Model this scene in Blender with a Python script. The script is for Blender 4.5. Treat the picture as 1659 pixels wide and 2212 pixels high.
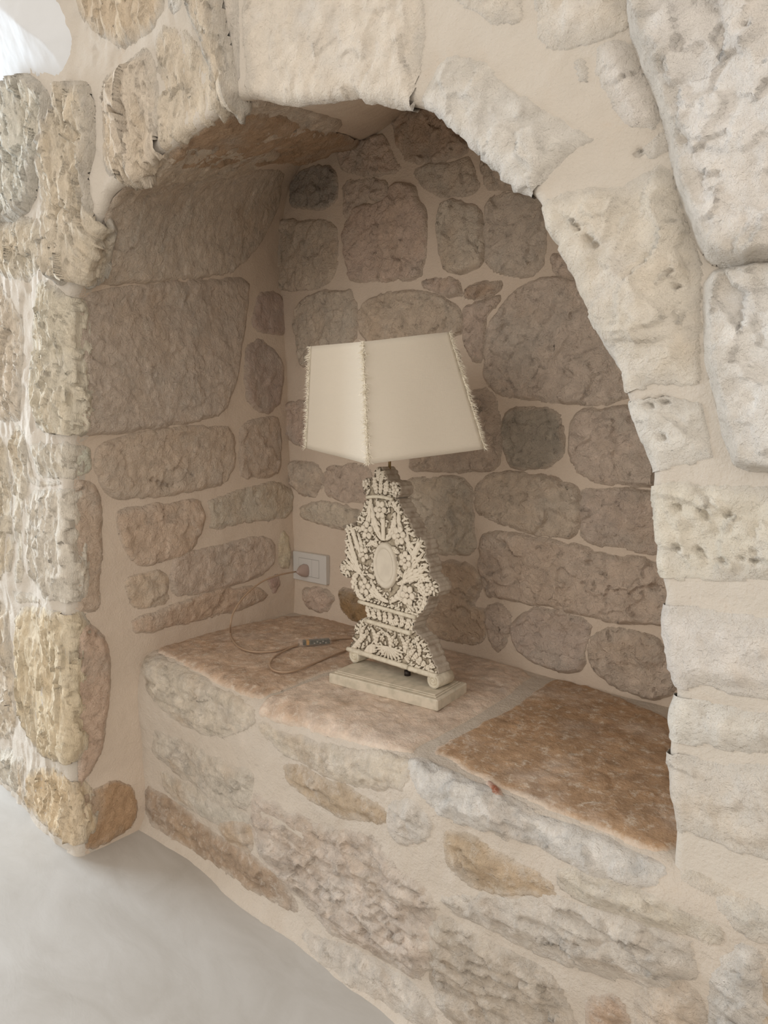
import bpy, math, random
import numpy as np
random.seed(7); rng = np.random.default_rng(7)
for o in list(bpy.data.objects): bpy.data.objects.remove(o)
SC = bpy.context.scene; COL = SC.collection
# ------------------------------------------------------------------ camera
FPX, CX, CY, CAMH = 1475., 829.5, 1106., 1.11
PITCH, YAW = math.radians(5.92), math.radians(41.8)
cam = bpy.data.cameras.new('camera'); camo = bpy.data.objects.new('camera', cam); COL.objects.link(camo)
cam.sensor_fit = 'VERTICAL'; cam.sensor_height = 36.0; cam.lens = 36.0*FPX/2212; cam.clip_start = 0.02
camo.location = (0, 0, CAMH); camo.rotation_euler = (math.pi/2-PITCH, 0, YAW); SC.camera = camo
# ------------------------------------------------------------------ light
w = bpy.data.worlds.new('room_light'); SC.world = w; w.use_nodes = True
bg = w.node_tree.nodes['Background']; bg.inputs[0].default_value = (1.0, .92, .83, 1); bg.inputs[1].default_value = .92
def area(name, loc, target, sx, sy, power, col):
    l = bpy.data.lights.new(name, 'AREA'); l.shape = 'RECTANGLE'; l.size = sx; l.size_y = sy; l.energy = power; l.color = col
    o = bpy.data.objects.new(name, l); COL.objects.link(o); o.location = loc
    d = np.array(target)-np.array(loc)
    from mathutils import Vector
    o.rotation_euler = Vector(d).to_track_quat('-Z', 'Y').to_euler(); return o
area('daylight_from_window', (-4.3, .05, 1.55), (-1.4, .55, 1.0), 1.1, 1.9, 112, (.74, .87, 1.0))
area('fill_light_behind', (-1.2, -3.2, 2.0), (-.7, 1.0, .9), 1.6, 1.8, 26, (1.0, .97, .92))  # weak fill added behind the camera, no opening known there
area('fill_light_right', (2.3, -1.2, 1.9), (-1.5, 1.2, 1.1), 1.2, 1.6, 14, (1.0, .96, .90))  # unseen fill added on the right to brighten the niche's left wall
SC.view_settings.view_transform = 'Standard'; SC.view_settings.look = 'None'
SC.view_settings.exposure = 0.07; SC.view_settings.gamma = 1.0; SC.view_settings.use_curve_mapping = False
# ------------------------------------------------------------------ geometry of the site
fw_ = np.array([-math.sin(YAW)*math.cos(PITCH), math.cos(YAW)*math.cos(PITCH), -math.sin(PITCH)])
rt_ = np.array([math.cos(YAW), math.sin(YAW), 0.]); up_ = np.cross(rt_, fw_); C0 = np.array([0, 0, CAMH])
def ray(x, y): return fw_*FPX+rt_*(x-CX)-up_*(y-CY)
def hit(p, ax, val):
    d = ray(*p); return C0+d*((val-C0[ax])/d[ax])
def proj(P):
    d = P-C0; z = d@fw_; return np.stack([CX+FPX*(d@rt_)/z, CY-FPX*(d@up_)/z], -1)
HB = .517; YB = 1.53; RND = .018
def yF(x): return .738+(np.clip(x, -1.755, -.32)+1.755)*(.962-.738)/1.435
# ------------------------------------------------------------------ numpy noise
def _h(ix, iy, iz, k):
    n = (ix.astype(np.int64)*73856093) ^ (iy.astype(np.int64)*19349663) ^ (iz.astype(np.int64)*83492791) ^ (k*2654435761)
    n = (n ^ (n >> 13))*1274126177 & 0xffffffff
    n = (n ^ (n >> 16))*2246822519 & 0xffffffff
    n = n ^ (n >> 15)
    return (n & 0xffffff)/float(0xffffff)
def vnoise(p, k=0):
    i = np.floor(p).astype(np.int64); f = p-i; f = f*f*f*(f*(f*6-15)+10); r = 0
    for a in (0, 1):
        for b in (0, 1):
            for c in (0, 1):
                wgt = (f[:, 0] if a else 1-f[:, 0])*(f[:, 1] if b else 1-f[:, 1])*(f[:, 2] if c else 1-f[:, 2])
                r = r+wgt*_h(i[:, 0]+a, i[:, 1]+b, i[:, 2]+c, k)
    return r*2-1
def fbm(p, freq, octv=4, k=0, gain=.5):
    r = 0; a = 1.; s = 0
    for o in range(octv):
        r = r+a*vnoise(p*freq+o*17.3, k+o); s += a; a *= gain; freq *= 2.03
    return r/s
def chips(p, freq, k=0):
    """chipped rock: every cell of a warped cell pattern is a facet tilted its own way"""
    q = p*freq+.35*np.stack([vnoise(p*freq*1.7+5.1*j, 90+j+k) for j in range(3)], -1)
    i = np.floor(q).astype(np.int64); best = np.full(len(q), 9.); h = np.zeros(len(q))
    for a in (-1, 0, 1):
        for b in (-1, 0, 1):
            for c in (-1, 0, 1):
                ci = i+np.array([a, b, c]); X, Y, Z = ci[:, 0], ci[:, 1], ci[:, 2]
                d = np.stack([X+_h(X, Y, Z, k+1), Y+_h(X, Y, Z, k+2), Z+_h(X, Y, Z, k+3)], -1)-q
                dd = (d*d).sum(1); m = dd < best
                if m.any():
                    g = np.stack([_h(X, Y, Z, k+4), _h(X, Y, Z, k+5), _h(X, Y, Z, k+6)], -1)*2-1
                    h = np.where(m, (g*d).sum(1)*1.4+(_h(X, Y, Z, k+7)-.5)*.5, h); best = np.where(m, dd, best)
    return h
# ------------------------------------------------------------------ object helpers
def props(o, label=None, cat=None, group=None, kind=None):
    for k, v in (('label', label), ('category', cat), ('group', group), ('kind', kind)):
        if v: o[k] = v
    return o
def mesh_obj(name, verts, faces, mat, parent=None, smooth=True, centre=False, loc=None, color=None):
    v = np.asarray(verts, dtype=np.float64); off = np.zeros(3)
    if centre: off = v.mean(0); v = v-off
    me = bpy.data.meshes.new(name)
    fa = np.asarray(faces) if not isinstance(faces, list) else None
    if fa is not None and fa.ndim == 2:
        n = fa.shape[1]; me.vertices.add(len(v)); me.vertices.foreach_set('co', v.astype(np.float32).ravel())
        me.loops.add(fa.size); me.loops.foreach_set('vertex_index', fa.astype(np.int32).ravel())
        me.polygons.add(len(fa)); me.polygons.foreach_set('loop_start', np.arange(0, fa.size, n, dtype=np.int32))
        me.polygons.foreach_set('loop_total', np.full(len(fa), n, dtype=np.int32)); me.update(calc_edges=True)
    else: me.from_pydata([tuple(x) for x in v], [], [tuple(f) for f in faces]); me.update()
    me.validate()
    me.materials.append(mat); me.polygons.foreach_set('use_smooth', [smooth]*len(me.polygons))
    o = bpy.data.objects.new(name, me); COL.objects.link(o)
    if centre: o.location = off
    if loc is not None: o.location = loc
    if parent is not None: o.parent = parent
    if color is not None: o.color = (*color, 1)
    return o
def empty(name, loc=(0, 0, 0), rz=0):
    o = bpy.data.objects.new(name, None); COL.objects.link(o); o.location = loc; o.rotation_euler = (0, 0, rz); o.empty_display_size = .05; return o
def tube(pts, r, n=10, cap=True):
    pts = np.asarray(pts, float); m = len(pts); rr = np.full(m, r) if np.isscalar(r) else np.asarray(r)
    V = []; T = np.gradient(pts, axis=0); T /= np.linalg.norm(T, axis=1)[:, None]+1e-12
    a = np.array([0, 0, 1.]) if abs(T[0, 2]) < .9 else np.array([1., 0, 0]); N = np.cross(T[0], a); N /= np.linalg.norm(N)
    for i in range(m):
        N = N-T[i]*(N@T[i]); N /= np.linalg.norm(N); B = np.cross(T[i], N)
        for j in range(n):
            t = 2*math.pi*j/n; V.append(pts[i]+rr[i]*(N*math.cos(t)+B*math.sin(t)))
    Fc = [(i*n+j, i*n+(j+1) % n, (i+1)*n+(j+1) % n, (i+1)*n+j) for i in range(m-1) for j in range(n)]
    if cap: Fc += [tuple(range(n-1, -1, -1)), tuple(range((m-1)*n, m*n))]
    return V, Fc
def merge(*parts):
    V = []; Fc = []
    for v, f in parts:
        b = len(V); V += [np.asarray(x, float) for x in v]; Fc += [tuple(i+b for i in q) for q in f]
    return V, Fc
def catmull(P, n):
    P = np.asarray(P, float); Q = np.vstack([2*P[0]-P[1], P, 2*P[-1]-P[-2]]); out = []
    for i in range(len(P)-1):
        a, b, c, d = Q[i:i+4]
        for t in np.linspace(0, 1, n, endpoint=False):
            out.append(.5*((2*b)+(-a+c)*t+(2*a-5*b+4*c-d)*t*t+(-a+3*b-3*c+d)*t**3))
    out.append(P[-1]); return np.array(out)
def box(x0, x1, y0, y1, z0, z1, bev=.0):
    """box with chamfered edges"""
    b = min(bev, (x1-x0)*.45, (y1-y0)*.45, (z1-z0)*.45)
    if b <= 0:
        V = [(x, y, z) for x in (x0, x1) for y in (y0, y1) for z in (z0, z1)]
        return V, [(0, 1, 3, 2), (4, 6, 7, 5), (0, 4, 5, 1), (2, 3, 7, 6), (0, 2, 6, 4), (1, 5, 7, 3)]
    V = []; cx, cy, cz = (x0+x1)/2, (y0+y1)/2, (z0+z1)/2
    idx = {}
    for sx in (-1, 1):
        for sy in (-1, 1):
            for sz in (-1, 1):
                c = (x1 if sx > 0 else x0, y1 if sy > 0 else y0, z1 if sz > 0 else z0)
                for ax in range(3):
                    p = [c[0]-sx*b, c[1]-sy*b, c[2]-sz*b]; p[ax] = c[ax]; idx[(sx, sy, sz, ax)] = len(V); V.append(tuple(p))
    Fc = []
    for ax in range(3):
        o1, o2 = [i for i in range(3) if i != ax]
        for s in (-1, 1):
            q = []
            for a, c in ((-1, -1), (1, -1), (1, 1), (-1, 1)):
                k = [0, 0, 0]; k[ax] = s; k[o1] = a; k[o2] = c; q.append(idx[(*k, ax)])
            Fc.append(tuple(q))
        for a in (-1, 1):
            for c in (-1, 1):
                k1 = [0, 0, 0]; k1[o1] = a; k1[o2] = c; k2 = list(k1); k1[ax] = -1; k2[ax] = 1
                Fc.append((idx[(*k1, o1)], idx[(*k2, o1)], idx[(*k2, o2)], idx[(*k1, o2)]))
    for sx in (-1, 1):
        for sy in (-1, 1):
            for sz in (-1, 1): Fc.append(tuple(idx[(sx, sy, sz, a)] for a in range(3)))
    return V, Fc
def fixn(o):
    import bmesh
    bm = bmesh.new(); bm.from_mesh(o.data); bmesh.ops.recalc_face_normals(bm, faces=bm.faces); bm.to_mesh(o.data); bm.free(); return o
# ------------------------------------------------------------------ materials
def mat_rock(name, use_objcol=True, mort=None, smearamt=.8, base=(.6, .5, .4), tan=(.62, .43, .25), tanamt=.25, cool=(.60, .56, .54), coolamt=.25, mott=(.82, 1.10),
             fine=.5, bump=.006, fbump=.0012, pits=.3, strata=None, rough=.92, speck=0., speckcol=(.75, .66, .55), stretch=(1, 1, 1), strong=1.):
    m = bpy.data.materials.new(name); m.use_nodes = True; nt = m.node_tree; N = nt.nodes; L = nt.links
    bs = N['Principled BSDF']; bs.inputs['Roughness'].default_value = rough
    bs.inputs['Specular IOR Level'].default_value = .18
    geo = N.new('ShaderNodeNewGeometry'); mp = N.new('ShaderNodeMapping'); mp.inputs['Scale'].default_value = stretch
    L.new(geo.outputs['Position'], mp.inputs['Vector']); P = mp.outputs[0]
    def noise(s, d=4, r=.55, dist=0):
        n = N.new('ShaderNodeTexNoise'); n.inputs['Scale'].default_value = s; n.inputs['Detail'].default_value = d
        n.inputs['Roughness'].default_value = r; n.inputs['Distortion'].default_value = dist; L.new(P, n.inputs['Vector']); return n.outputs['Fac']
    def ramp(fac, a, b, lo=0., hi=1.):
        r = N.new('ShaderNodeMapRange'); r.inputs['From Min'].default_value = a; r.inputs['From Max'].default_value = b
        r.inputs['To Min'].default_value = lo; r.inputs['To Max'].default_value = hi; L.new(fac, r.inputs['Value']); return r.outputs[0]
    def mix(fac, c1, c2, bt='MIX'):
        x = N.new('ShaderNodeMix'); x.data_type = 'RGBA'; x.blend_type = bt
        if isinstance(fac, float): x.inputs['Factor'].default_value = fac
        else: L.new(fac, x.inputs['Factor'])
        for s, c in ((6, c1), (7, c2)):
            if isinstance(c, tuple): x.inputs[s].default_value = (*c, 1)
            else: L.new(c, x.inputs[s])
        return x.outputs[2]
    if use_objcol:
        oi = N.new('ShaderNodeObjectInfo'); col = oi.outputs['Color']
    else: col = mix(0., base, base)
    col = mix(ramp(noise(5.5, 4, .6, .6), .50, .72, 0, tanamt), col, tan)
    col = mix(ramp(noise(8.3, 5, .6, .3), .50, .68, 0, coolamt), col, cool)
    v = N.new('ShaderNodeCombineColor')
    mv = ramp(noise(26, 7, .68, .2), .28, .72, mott[0], mott[1])
    for i in range(3): L.new(mv, v.inputs[i])
    col = mix(1., col, v.outputs[0], 'MULTIPLY')
    if speck > 0: col = mix(ramp(noise(55, 6, .75), .52, .66, 0, speck), col, speckcol)
    if pits > 0:
        col = mix(ramp(noise(75, 3, .6), .30, .20, 0, pits), col, (.22, .13, .07))
    if mort:
        at = N.new('ShaderNodeAttribute'); at.attribute_name = 'bare'
        ad = N.new('ShaderNodeMath'); ad.operation = 'MULTIPLY_ADD'; ad.inputs[1].default_value = 1.3; ad.inputs[2].default_value = -.65; L.new(noise(16, 6, .65, .4), ad.inputs[0])
        a2 = N.new('ShaderNodeMath'); a2.operation = 'ADD'; L.new(ad.outputs[0], a2.inputs[0]); L.new(at.outputs['Fac'], a2.inputs[1])
        col = mix(ramp(a2.outputs[0], .12, .55, smearamt, 0), col, mort)
    L.new(col, bs.inputs['Base Color'])
    b1 = N.new('ShaderNodeBump'); b1.inputs['Distance'].default_value = fbump*4; b1.inputs['Strength'].default_value = .8*strong
    L.new(noise(190, 5, .65), b1.inputs['Height'])
    b2 = N.new('ShaderNodeBump'); b2.inputs['Distance'].default_value = bump*1.3; b2.inputs['Strength'].default_value = 1.*strong
    L.new(noise(38, 8, .62, .35), b2.inputs['Height']); L.new(b1.outputs[0], b2.inputs['Normal'])
    last = b2
    if strata:
        mp2 = N.new('ShaderNodeMapping'); mp2.inputs['Scale'].default_value = strata; L.new(geo.outputs['Position'], mp2.inputs['Vector'])
        n = N.new('ShaderNodeTexNoise'); n.inputs['Scale'].default_value = 1; n.inputs['Detail'].default_value = 5; L.new(mp2.outputs[0], n.inputs['Vector'])
        b3 = N.new('ShaderNodeBump'); b3.inputs['Distance'].default_value = .008; b3.inputs['Strength'].default_value = .8
        L.new(n.outputs['Fac'], b3.inputs['Height']); L.new(b2.outputs[0], b3.inputs['Normal']); last = b3
    L.new(last.outputs[0], bs.inputs['Normal'])
    return m
M = {}
MORT = (.68, .57, .465); MORF = (.60, .55, .48)
M['mortar'] = mat_rock('lime_mortar', False, MORT, tan=(.70, .55, .40), tanamt=.25, cool=(.76, .66, .57), coolamt=.3, mott=(.93, 1.05), bump=.0015, fbump=.0007, pits=.10)
M['mortar_front'] = mat_rock('lime_mortar_outer', False, MORF, tan=(.58, .47, .35), tanamt=.4, cool=(.60, .56, .505), coolamt=.4, mott=(.93, 1.05), bump=.002, fbump=.0007, pits=.06)
M['mortar_bench'] = mat_rock('lime_mortar_bench', False, (.60, .53, .45), tan=(.50, .38, .27), tanamt=.7, cool=(.70, .64, .57), coolamt=.6, mott=(.86, 1.08), bump=.004, fbump=.0009, pits=.2)
M['stone_in'] = mat_rock('niche_limestone', mort=MORT, tan=(.66, .49, .34), tanamt=.4, cool=(.67, .615, .535), coolamt=.4, mott=(.84, 1.12), pits=.5, bump=.010, strong=1.25)
M['stone_front'] = mat_rock('outer_limestone', mort=MORF, tan=(.70, .55, .38), tanamt=.35, cool=(.73, .70, .66), coolamt=.45, mott=(.90, 1.08), pits=.22, bump=.007, strong=1.)
M['stone_pier'] = mat_rock('hewn_limestone', mort=MORF, tan=(.76, .60, .40), tanamt=.45, cool=(.76, .72, .64), coolamt=.25, mott=(.95, 1.12), pits=.2, bump=.009, strong=1.2, stretch=(1.2, 1.2, .6))
M['stone_ledge'] = mat_rock('ledge_slab', mort=MORT, tan=(.42, .26, .15), tanamt=.5, cool=(.62, .52, .44), coolamt=.45, mott=(.66, 1.24), pits=.6, bump=.003, speck=.65, fbump=.0009)
M['stone_bench'] = mat_rock('bench_face_stone', mort=(.60, .53, .45), smearamt=.75, tan=(.50, .36, .24), tanamt=.65, cool=(.66, .60, .53), coolamt=.5, mott=(.68, 1.18), pits=.5, bump=.008, speck=.35, speckcol=(.80, .74, .66))
def simple(name, col, rough=.6, metal=0, trans=0, spec=.4, bump=None, bscale=80, mott=None, ior=1.45, alpha=1):
    m = bpy.data.materials.new(name); m.use_nodes = True; nt = m.node_tree; N = nt.nodes; L = nt.links; b = N['Principled BSDF']
    b.inputs['Base Color'].default_value = (*col, 1); b.inputs['Roughness'].default_value = rough; b.inputs['Metallic'].default_value = metal
    b.inputs['Transmission Weight'].default_value = trans; b.inputs['Specular IOR Level'].default_value = spec; b.inputs['IOR'].default_value = ior
    b.inputs['Alpha'].default_value = alpha
    tc = N.new('ShaderNodeTexCoord'); n = N.new('ShaderNodeTexNoise'); n.inputs['Scale'].default_value = bscale; n.inputs['Detail'].default_value = 6
    L.new(tc.outputs['Object'], n.inputs['Vector'])
    if bump:
        bp = N.new('ShaderNodeBump'); bp.inputs['Distance'].default_value = bump; bp.inputs['Strength'].default_value = .7
        L.new(n.outputs['Fac'], bp.inputs['Height']); L.new(bp.outputs[0], b.inputs['Normal'])
    if mott:
        x = N.new('ShaderNodeMix'); x.data_type = 'RGBA'; x.inputs[6].default_value = (*mott, 1); x.inputs[7].default_value = (*col, 1)
        r = N.new('ShaderNodeMapRange'); r.inputs['From Min'].default_value = .36; r.inputs['From Max'].default_value = .56; L.new(n.outputs['Fac'], r.inputs['Value'])
        L.new(r.outputs[0], x.inputs['Factor']); L.new(x.outputs[2], b.inputs['Base Color'])
    return m
# ------------------------------------------------------------------ the arched skin: jamb, vault and outer face share one parameter t
FR = [(171, 1875), (165, 1800), (152, 1700), (148, 1500), (150, 1390), (148, 1300), (150, 1200), (139, 1100), (145, 1030), (148, 950), (158, 930), (157, 800), (155, 700), (153, 640),
      (172, 600), (187, 550), (200, 490), (225, 420), (262, 388), (290, 385), (318, 350), (345, 325), (400, 285), (440, 258), (480, 228), (505, 212), (540, 202), (580, 210), (620, 217), (700, 206), (765, 195),
      (830, 210), (900, 228), (930, 236), (950, 258), (1000, 300), (1050, 345), (1110, 395), (1152, 430), (1167, 465), (1200, 520), (1238, 575), (1262, 630), (1290, 700), (1312, 745),
      (1338, 790), (1350, 860), (1373, 900), (1385, 950), (1400, 1000), (1408, 1018), (1402, 1060), (1408, 1150), (1411, 1220), (1420, 1245), (1433, 1285), (1428, 1305), (1432, 1380),
      (1445, 1430), (1450, 1478), (1458, 1495), (1449, 1520), (1440, 1560), (1436, 1640), (1442, 1720), (1450, 1790), (1446, 1840), (1444, 1930), (1444, 1990)]
def front_hit(p):
    d = ray(*p); t = .85/d[1]
    for _ in range(60): t = yF((C0+d*t)[0])/d[1]
    return C0+d*t
FP = np.array([front_hit(p) for p in FR])
BK = {0: (-1.79, -.02), 3: (-1.79, .45)}
def bk(p): P = hit(p, 1, YB); return P[0], P[2]
BK.update({5: bk((639, 1250)), 7: bk((630, 1080)), 9: bk((620, 930)), 11: bk((617, 820)), 13: bk((606, 660)), 15: bk((598, 560)), 16: bk((604, 490)), 17: bk((618, 420)), 18: bk((633, 380)),
           19: bk((652, 352)), 21: bk((690, 338)), 24: bk((745, 318)), 26: bk((815, 286)), 28: bk((845, 262)), 30: (-1.20, 2.06), 33: (-.95, 2.04), 36: (-.70, 1.88), 40: (-.50, 1.62),
           45: (-.36, 1.22), 50: (-.33, 1.05), 56: (-.31, .85), 66: (-.30, .45), 68: (-.30, .30)})
seg = np.r_[0, np.cumsum(np.linalg.norm(np.diff(FP, axis=0), axis=1))]; LEN = seg[-1]; tt = seg/LEN
NT = 1000; TG = np.linspace(0, 1, NT)
def smooth1(a, k):
    ker = np.hanning(2*k+1); ker /= ker.sum(); ap = np.vstack([a[:1]-(a[1:k+1][::-1]-a[:1]), a, a[-1:]+(a[-1:]-a[-k-1:-1][::-1])])
    return np.stack([np.convolve(ap[:, j], ker, 'valid') for j in range(a.shape[1])], -1)
Fxz = np.stack([np.interp(TG, tt, FP[:, 0]), np.interp(TG, tt, FP[:, 2])], -1); Fxz = smooth1(Fxz, 5)
ks = sorted(BK); Bxz = np.stack([np.interp(TG, tt[ks], [BK[k][j] for k in ks]) for j in (0, 1)], -1); Bxz = smooth1(Bxz, 10)
Fs = smooth1(Fxz, 90); Tn = np.gradient(Fs, axis=0); Tn /= np.linalg.norm(Tn, axis=1)[:, None]
Nxz = np.stack([-Tn[:, 1], Tn[:, 0]], -1)
Nxz[TG < .16] = [-1, 0]; Nxz = smooth1(Nxz, 60); Nxz /= np.linalg.norm(Nxz, axis=1)[:, None]
def ip(t, A): return np.stack([np.interp(t, TG, A[:, j]) for j in range(A.shape[1])], -1)
F3 = np.stack([Fxz[:, 0], yF(Fxz[:, 0])+RND, Fxz[:, 1]], -1); B3 = np.stack([Bxz[:, 0], np.full(NT, YB+.01), Bxz[:, 1]], -1)
DG = np.linalg.norm(B3-F3, axis=1)
def skin(t, s):
    f = ip(t, F3); b = ip(t, B3); D = np.interp(t, TG, DG); n = ip(t, Nxz)
    wi = np.clip(-s/D, 0, 1.05)[:, None]; Pin = f*(1-wi)+b*wi
    so = np.maximum(s, 0); x = f[:, 0]+so*n[:, 0]; z = f[:, 2]+so*n[:, 1]
    c = np.clip(RND-so, 0, RND); y = yF(x)+RND-np.sqrt(np.maximum(RND*RND-c*c, 0)); y = np.where(so <= 0, yF(f[:, 0])+RND, y)
    Pout = np.stack([x, y, z], -1)
    return np.where((s < 0)[:, None], Pin, Pout)
class Surf:
    def __init__(self, fn, u0, u1, v0, v1, nu, nv):
        self.fn = fn; self.b = (u0, u1, v0, v1)
        U, V = np.meshgrid(np.linspace(u0, u1, nu), np.linspace(v0, v1, nv), indexing='ij'); self.U = U.ravel(); self.V = V.ravel()
        self.P = fn(self.U, self.V); self.px = proj(self.P)
        self.hu = (u1-u0)/nu; self.hv = (v1-v0)/nv
    def inv(self, pts):
        out = []
        for p in pts:
            i = np.argmin(((self.px-p)**2).sum(1)); q = np.array([self.U[i], self.V[i]])
            for _ in range(6):
                Q = self.fn(np.array([q[0], q[0]+self.hu*.2, q[0]]), np.array([q[1], q[1], q[1]+self.hv*.2])); X = proj(Q)
                J = np.stack([(X[1]-X[0])/(self.hu*.2), (X[2]-X[0])/(self.hv*.2)], -1)
                if abs(np.linalg.det(J)) < 1e-9: break
                dq = np.linalg.solve(J, np.array(p)-X[0]); dq = np.clip(dq, [-3*self.hu, -3*self.hv], [3*self.hu, 3*self.hv]); q = q+dq
            q = np.clip(q, [self.b[0], self.b[2]], [self.b[1], self.b[3]]); out.append(q)
        return np.array(out)
    def nrm(self, u, v, flip=1):
        e = self.hu*.5; g = self.hv*.5
        a = self.fn(u+e, v)-self.fn(u-e, v); b = self.fn(u, v+g)-self.fn(u, v-g); n = np.cross(a, b); n /= np.linalg.norm(n, axis=1)[:, None]+1e-12
        P = self.fn(u, v)
        return n*flip
SK_OUT = Surf(skin, 0, 1, -.04, 1.5, 500, 160); SK_IN = Surf(skin, 0, .55, -.95, 0.0, 300, 100)
def backf(u, v): return np.stack([u, np.full_like(u, YB)+.006*np.sin(u*5+v*3), v], -1)
BACK = Surf(backf, -2.0, -.1, .35, 2.3, 190, 190)
LIP = .05; YL = .945
def benchf(u, v):
    """u = x along the bench, v = way from the back wall over the lip down to the floor"""
    L1 = YB+.03-(YL+LIP); L2 = LIP*math.pi/2; yb = .012*np.sin(u*4.1+1)+.007*np.sin(u*11.)
    a = np.clip((v-L1)/LIP, 0, math.pi/2); d = np.maximum(v-L1-L2, 0)
    y = np.where(v < L1, YB+.03-v, YL+LIP-LIP*np.sin(a)); z = np.where(v < L1, HB, HB-LIP+LIP*np.cos(a))-d
    z0 = HB-LIP-d; toe = .035*np.exp(-np.maximum(z0, 0)/.03); wgt = np.clip((v-L1*.6)/(L1*.4), 0, 1)
    return np.stack([u, y+yb*wgt-toe*(v > L1), z-.006*wgt*(1-np.clip(d/.1, 0, 1))], -1)
BV1 = YB+.03-(YL+LIP)+LIP*math.pi/2+HB-LIP+.03
BEN = Surf(benchf, -1.86, .55, 0, BV1, 260, 160)
# ------------------------------------------------------------------ surface meshes with relief
def orient(verts, faces, ref):
    """make the faces look at point ref"""
    a, b, c = verts[faces[:, 0]], verts[faces[:, 1]], verts[faces[:, 2]]; n = np.cross(b-a, c-a); s = (n*(ref-a)).sum(1).sum()
    return faces[:, ::-1] if s < 0 else faces
VIEW = np.array([-.9, -.6, 1.1])
def outnrm(S, u, v):
    if S in (SK_OUT, SK_IN):
        nx = ip(u, Nxz); ni = np.stack([-nx[:, 0], 0*u, -nx[:, 1]], -1); a = np.clip(1-v/(RND*1.6), 0, 1)*math.pi/2
        n = ni*np.sin(a)[:, None]+np.array([[.12, -.99, 0]])*np.cos(a)[:, None]
        return n/np.linalg.norm(n, axis=1)[:, None]
    n = S.nrm(u, v); P = S.fn(u, v)
    inside = np.array([-1.05, 1.15, 1.15]); outp = VIEW
    tgt = np.where((v < 0)[:, None], inside, outp) if S in (SK_OUT, SK_IN) else outp
    s = np.sign((n*(tgt-P)).sum(1)); med = np.sign(s.sum()) or 1
    if S in (SK_OUT, SK_IN): return n*med
    return n*med
def mortar_relief(S, P, v):
    if S is SK_OUT: a = .006+(.004+.010*np.clip((-1.1-P[:, 0])/.4, 0, 1))*np.clip(v/.08, 0, 1); f = 6
    elif S is BEN: a = np.where(P[:, 2] > HB-.03, .004, .016); f = 5
    else: a = .006; f = 6
    r = a*fbm(P, f, 4, 3)+.0008*fbm(P, 45, 3, 12)
    if S is SK_OUT:
        r = r+.014*np.clip(v/.15, 0, 1)*fbm(P, 2.6, 2, 21)
        lf = np.clip((-1.0-P[:, 0])/.35, 0, 1)*np.clip(v/.05, 0, 1); m = lf > 0
        if m.any(): r[m] += lf[m]*.0040*chips(P[m]*np.array([1.2, 1.2, .5]), 17, 55)
    return r
def sheet(name, S, us, vs, mat, amp, freq, seed, keep=None, fineamp=.0008):
    U, V = np.meshgrid(us, vs, indexing='ij'); u, v = U.ravel(), V.ravel(); P = S.fn(u, v); n = outnrm(S, u, v)
    B0 = P.copy(); P = P+n*mortar_relief(S, P, v)[:, None]
    for (pu, pr, pd) in PITS.get(id(S), []):
        dd = np.linalg.norm(B0-S.fn(pu[:1], pu[1:])[0], axis=1); P = P-n*(.030*np.exp(-(dd/(pr*1.5))**4))[:, None]
    nu, nv = len(us), len(vs); I = np.arange(nu*nv).reshape(nu, nv)
    Fc = np.stack([I[:-1, :-1], I[1:, :-1], I[1:, 1:], I[:-1, 1:]], -1).reshape(-1, 4)
    Fc = orient(P, Fc, VIEW if S is not SK_IN else np.array([-1.05, 1.15, 1.15]))
    o = mesh_obj(name, P, Fc, mat); return o
def chaikin(P, n=2, c=.25):
    for _ in range(n):
        Q = np.roll(P, -1, 0); P = np.stack([P*(1-c)+Q*c, P*c+Q*(1-c)], 1).reshape(-1, 2)
    return P
def inside(px, py, poly):
    r = np.zeros(len(px), bool); x1, y1 = poly[:, 0], poly[:, 1]; x2, y2 = np.roll(x1, -1), np.roll(y1, -1)
    for a, b, c, d in zip(x1, y1, x2, y2):
        if b == d: continue
        r ^= ((b > py) != (d > py)) & (px < (c-a)*(py-b)/(d-b)+a)
    return r
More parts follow.
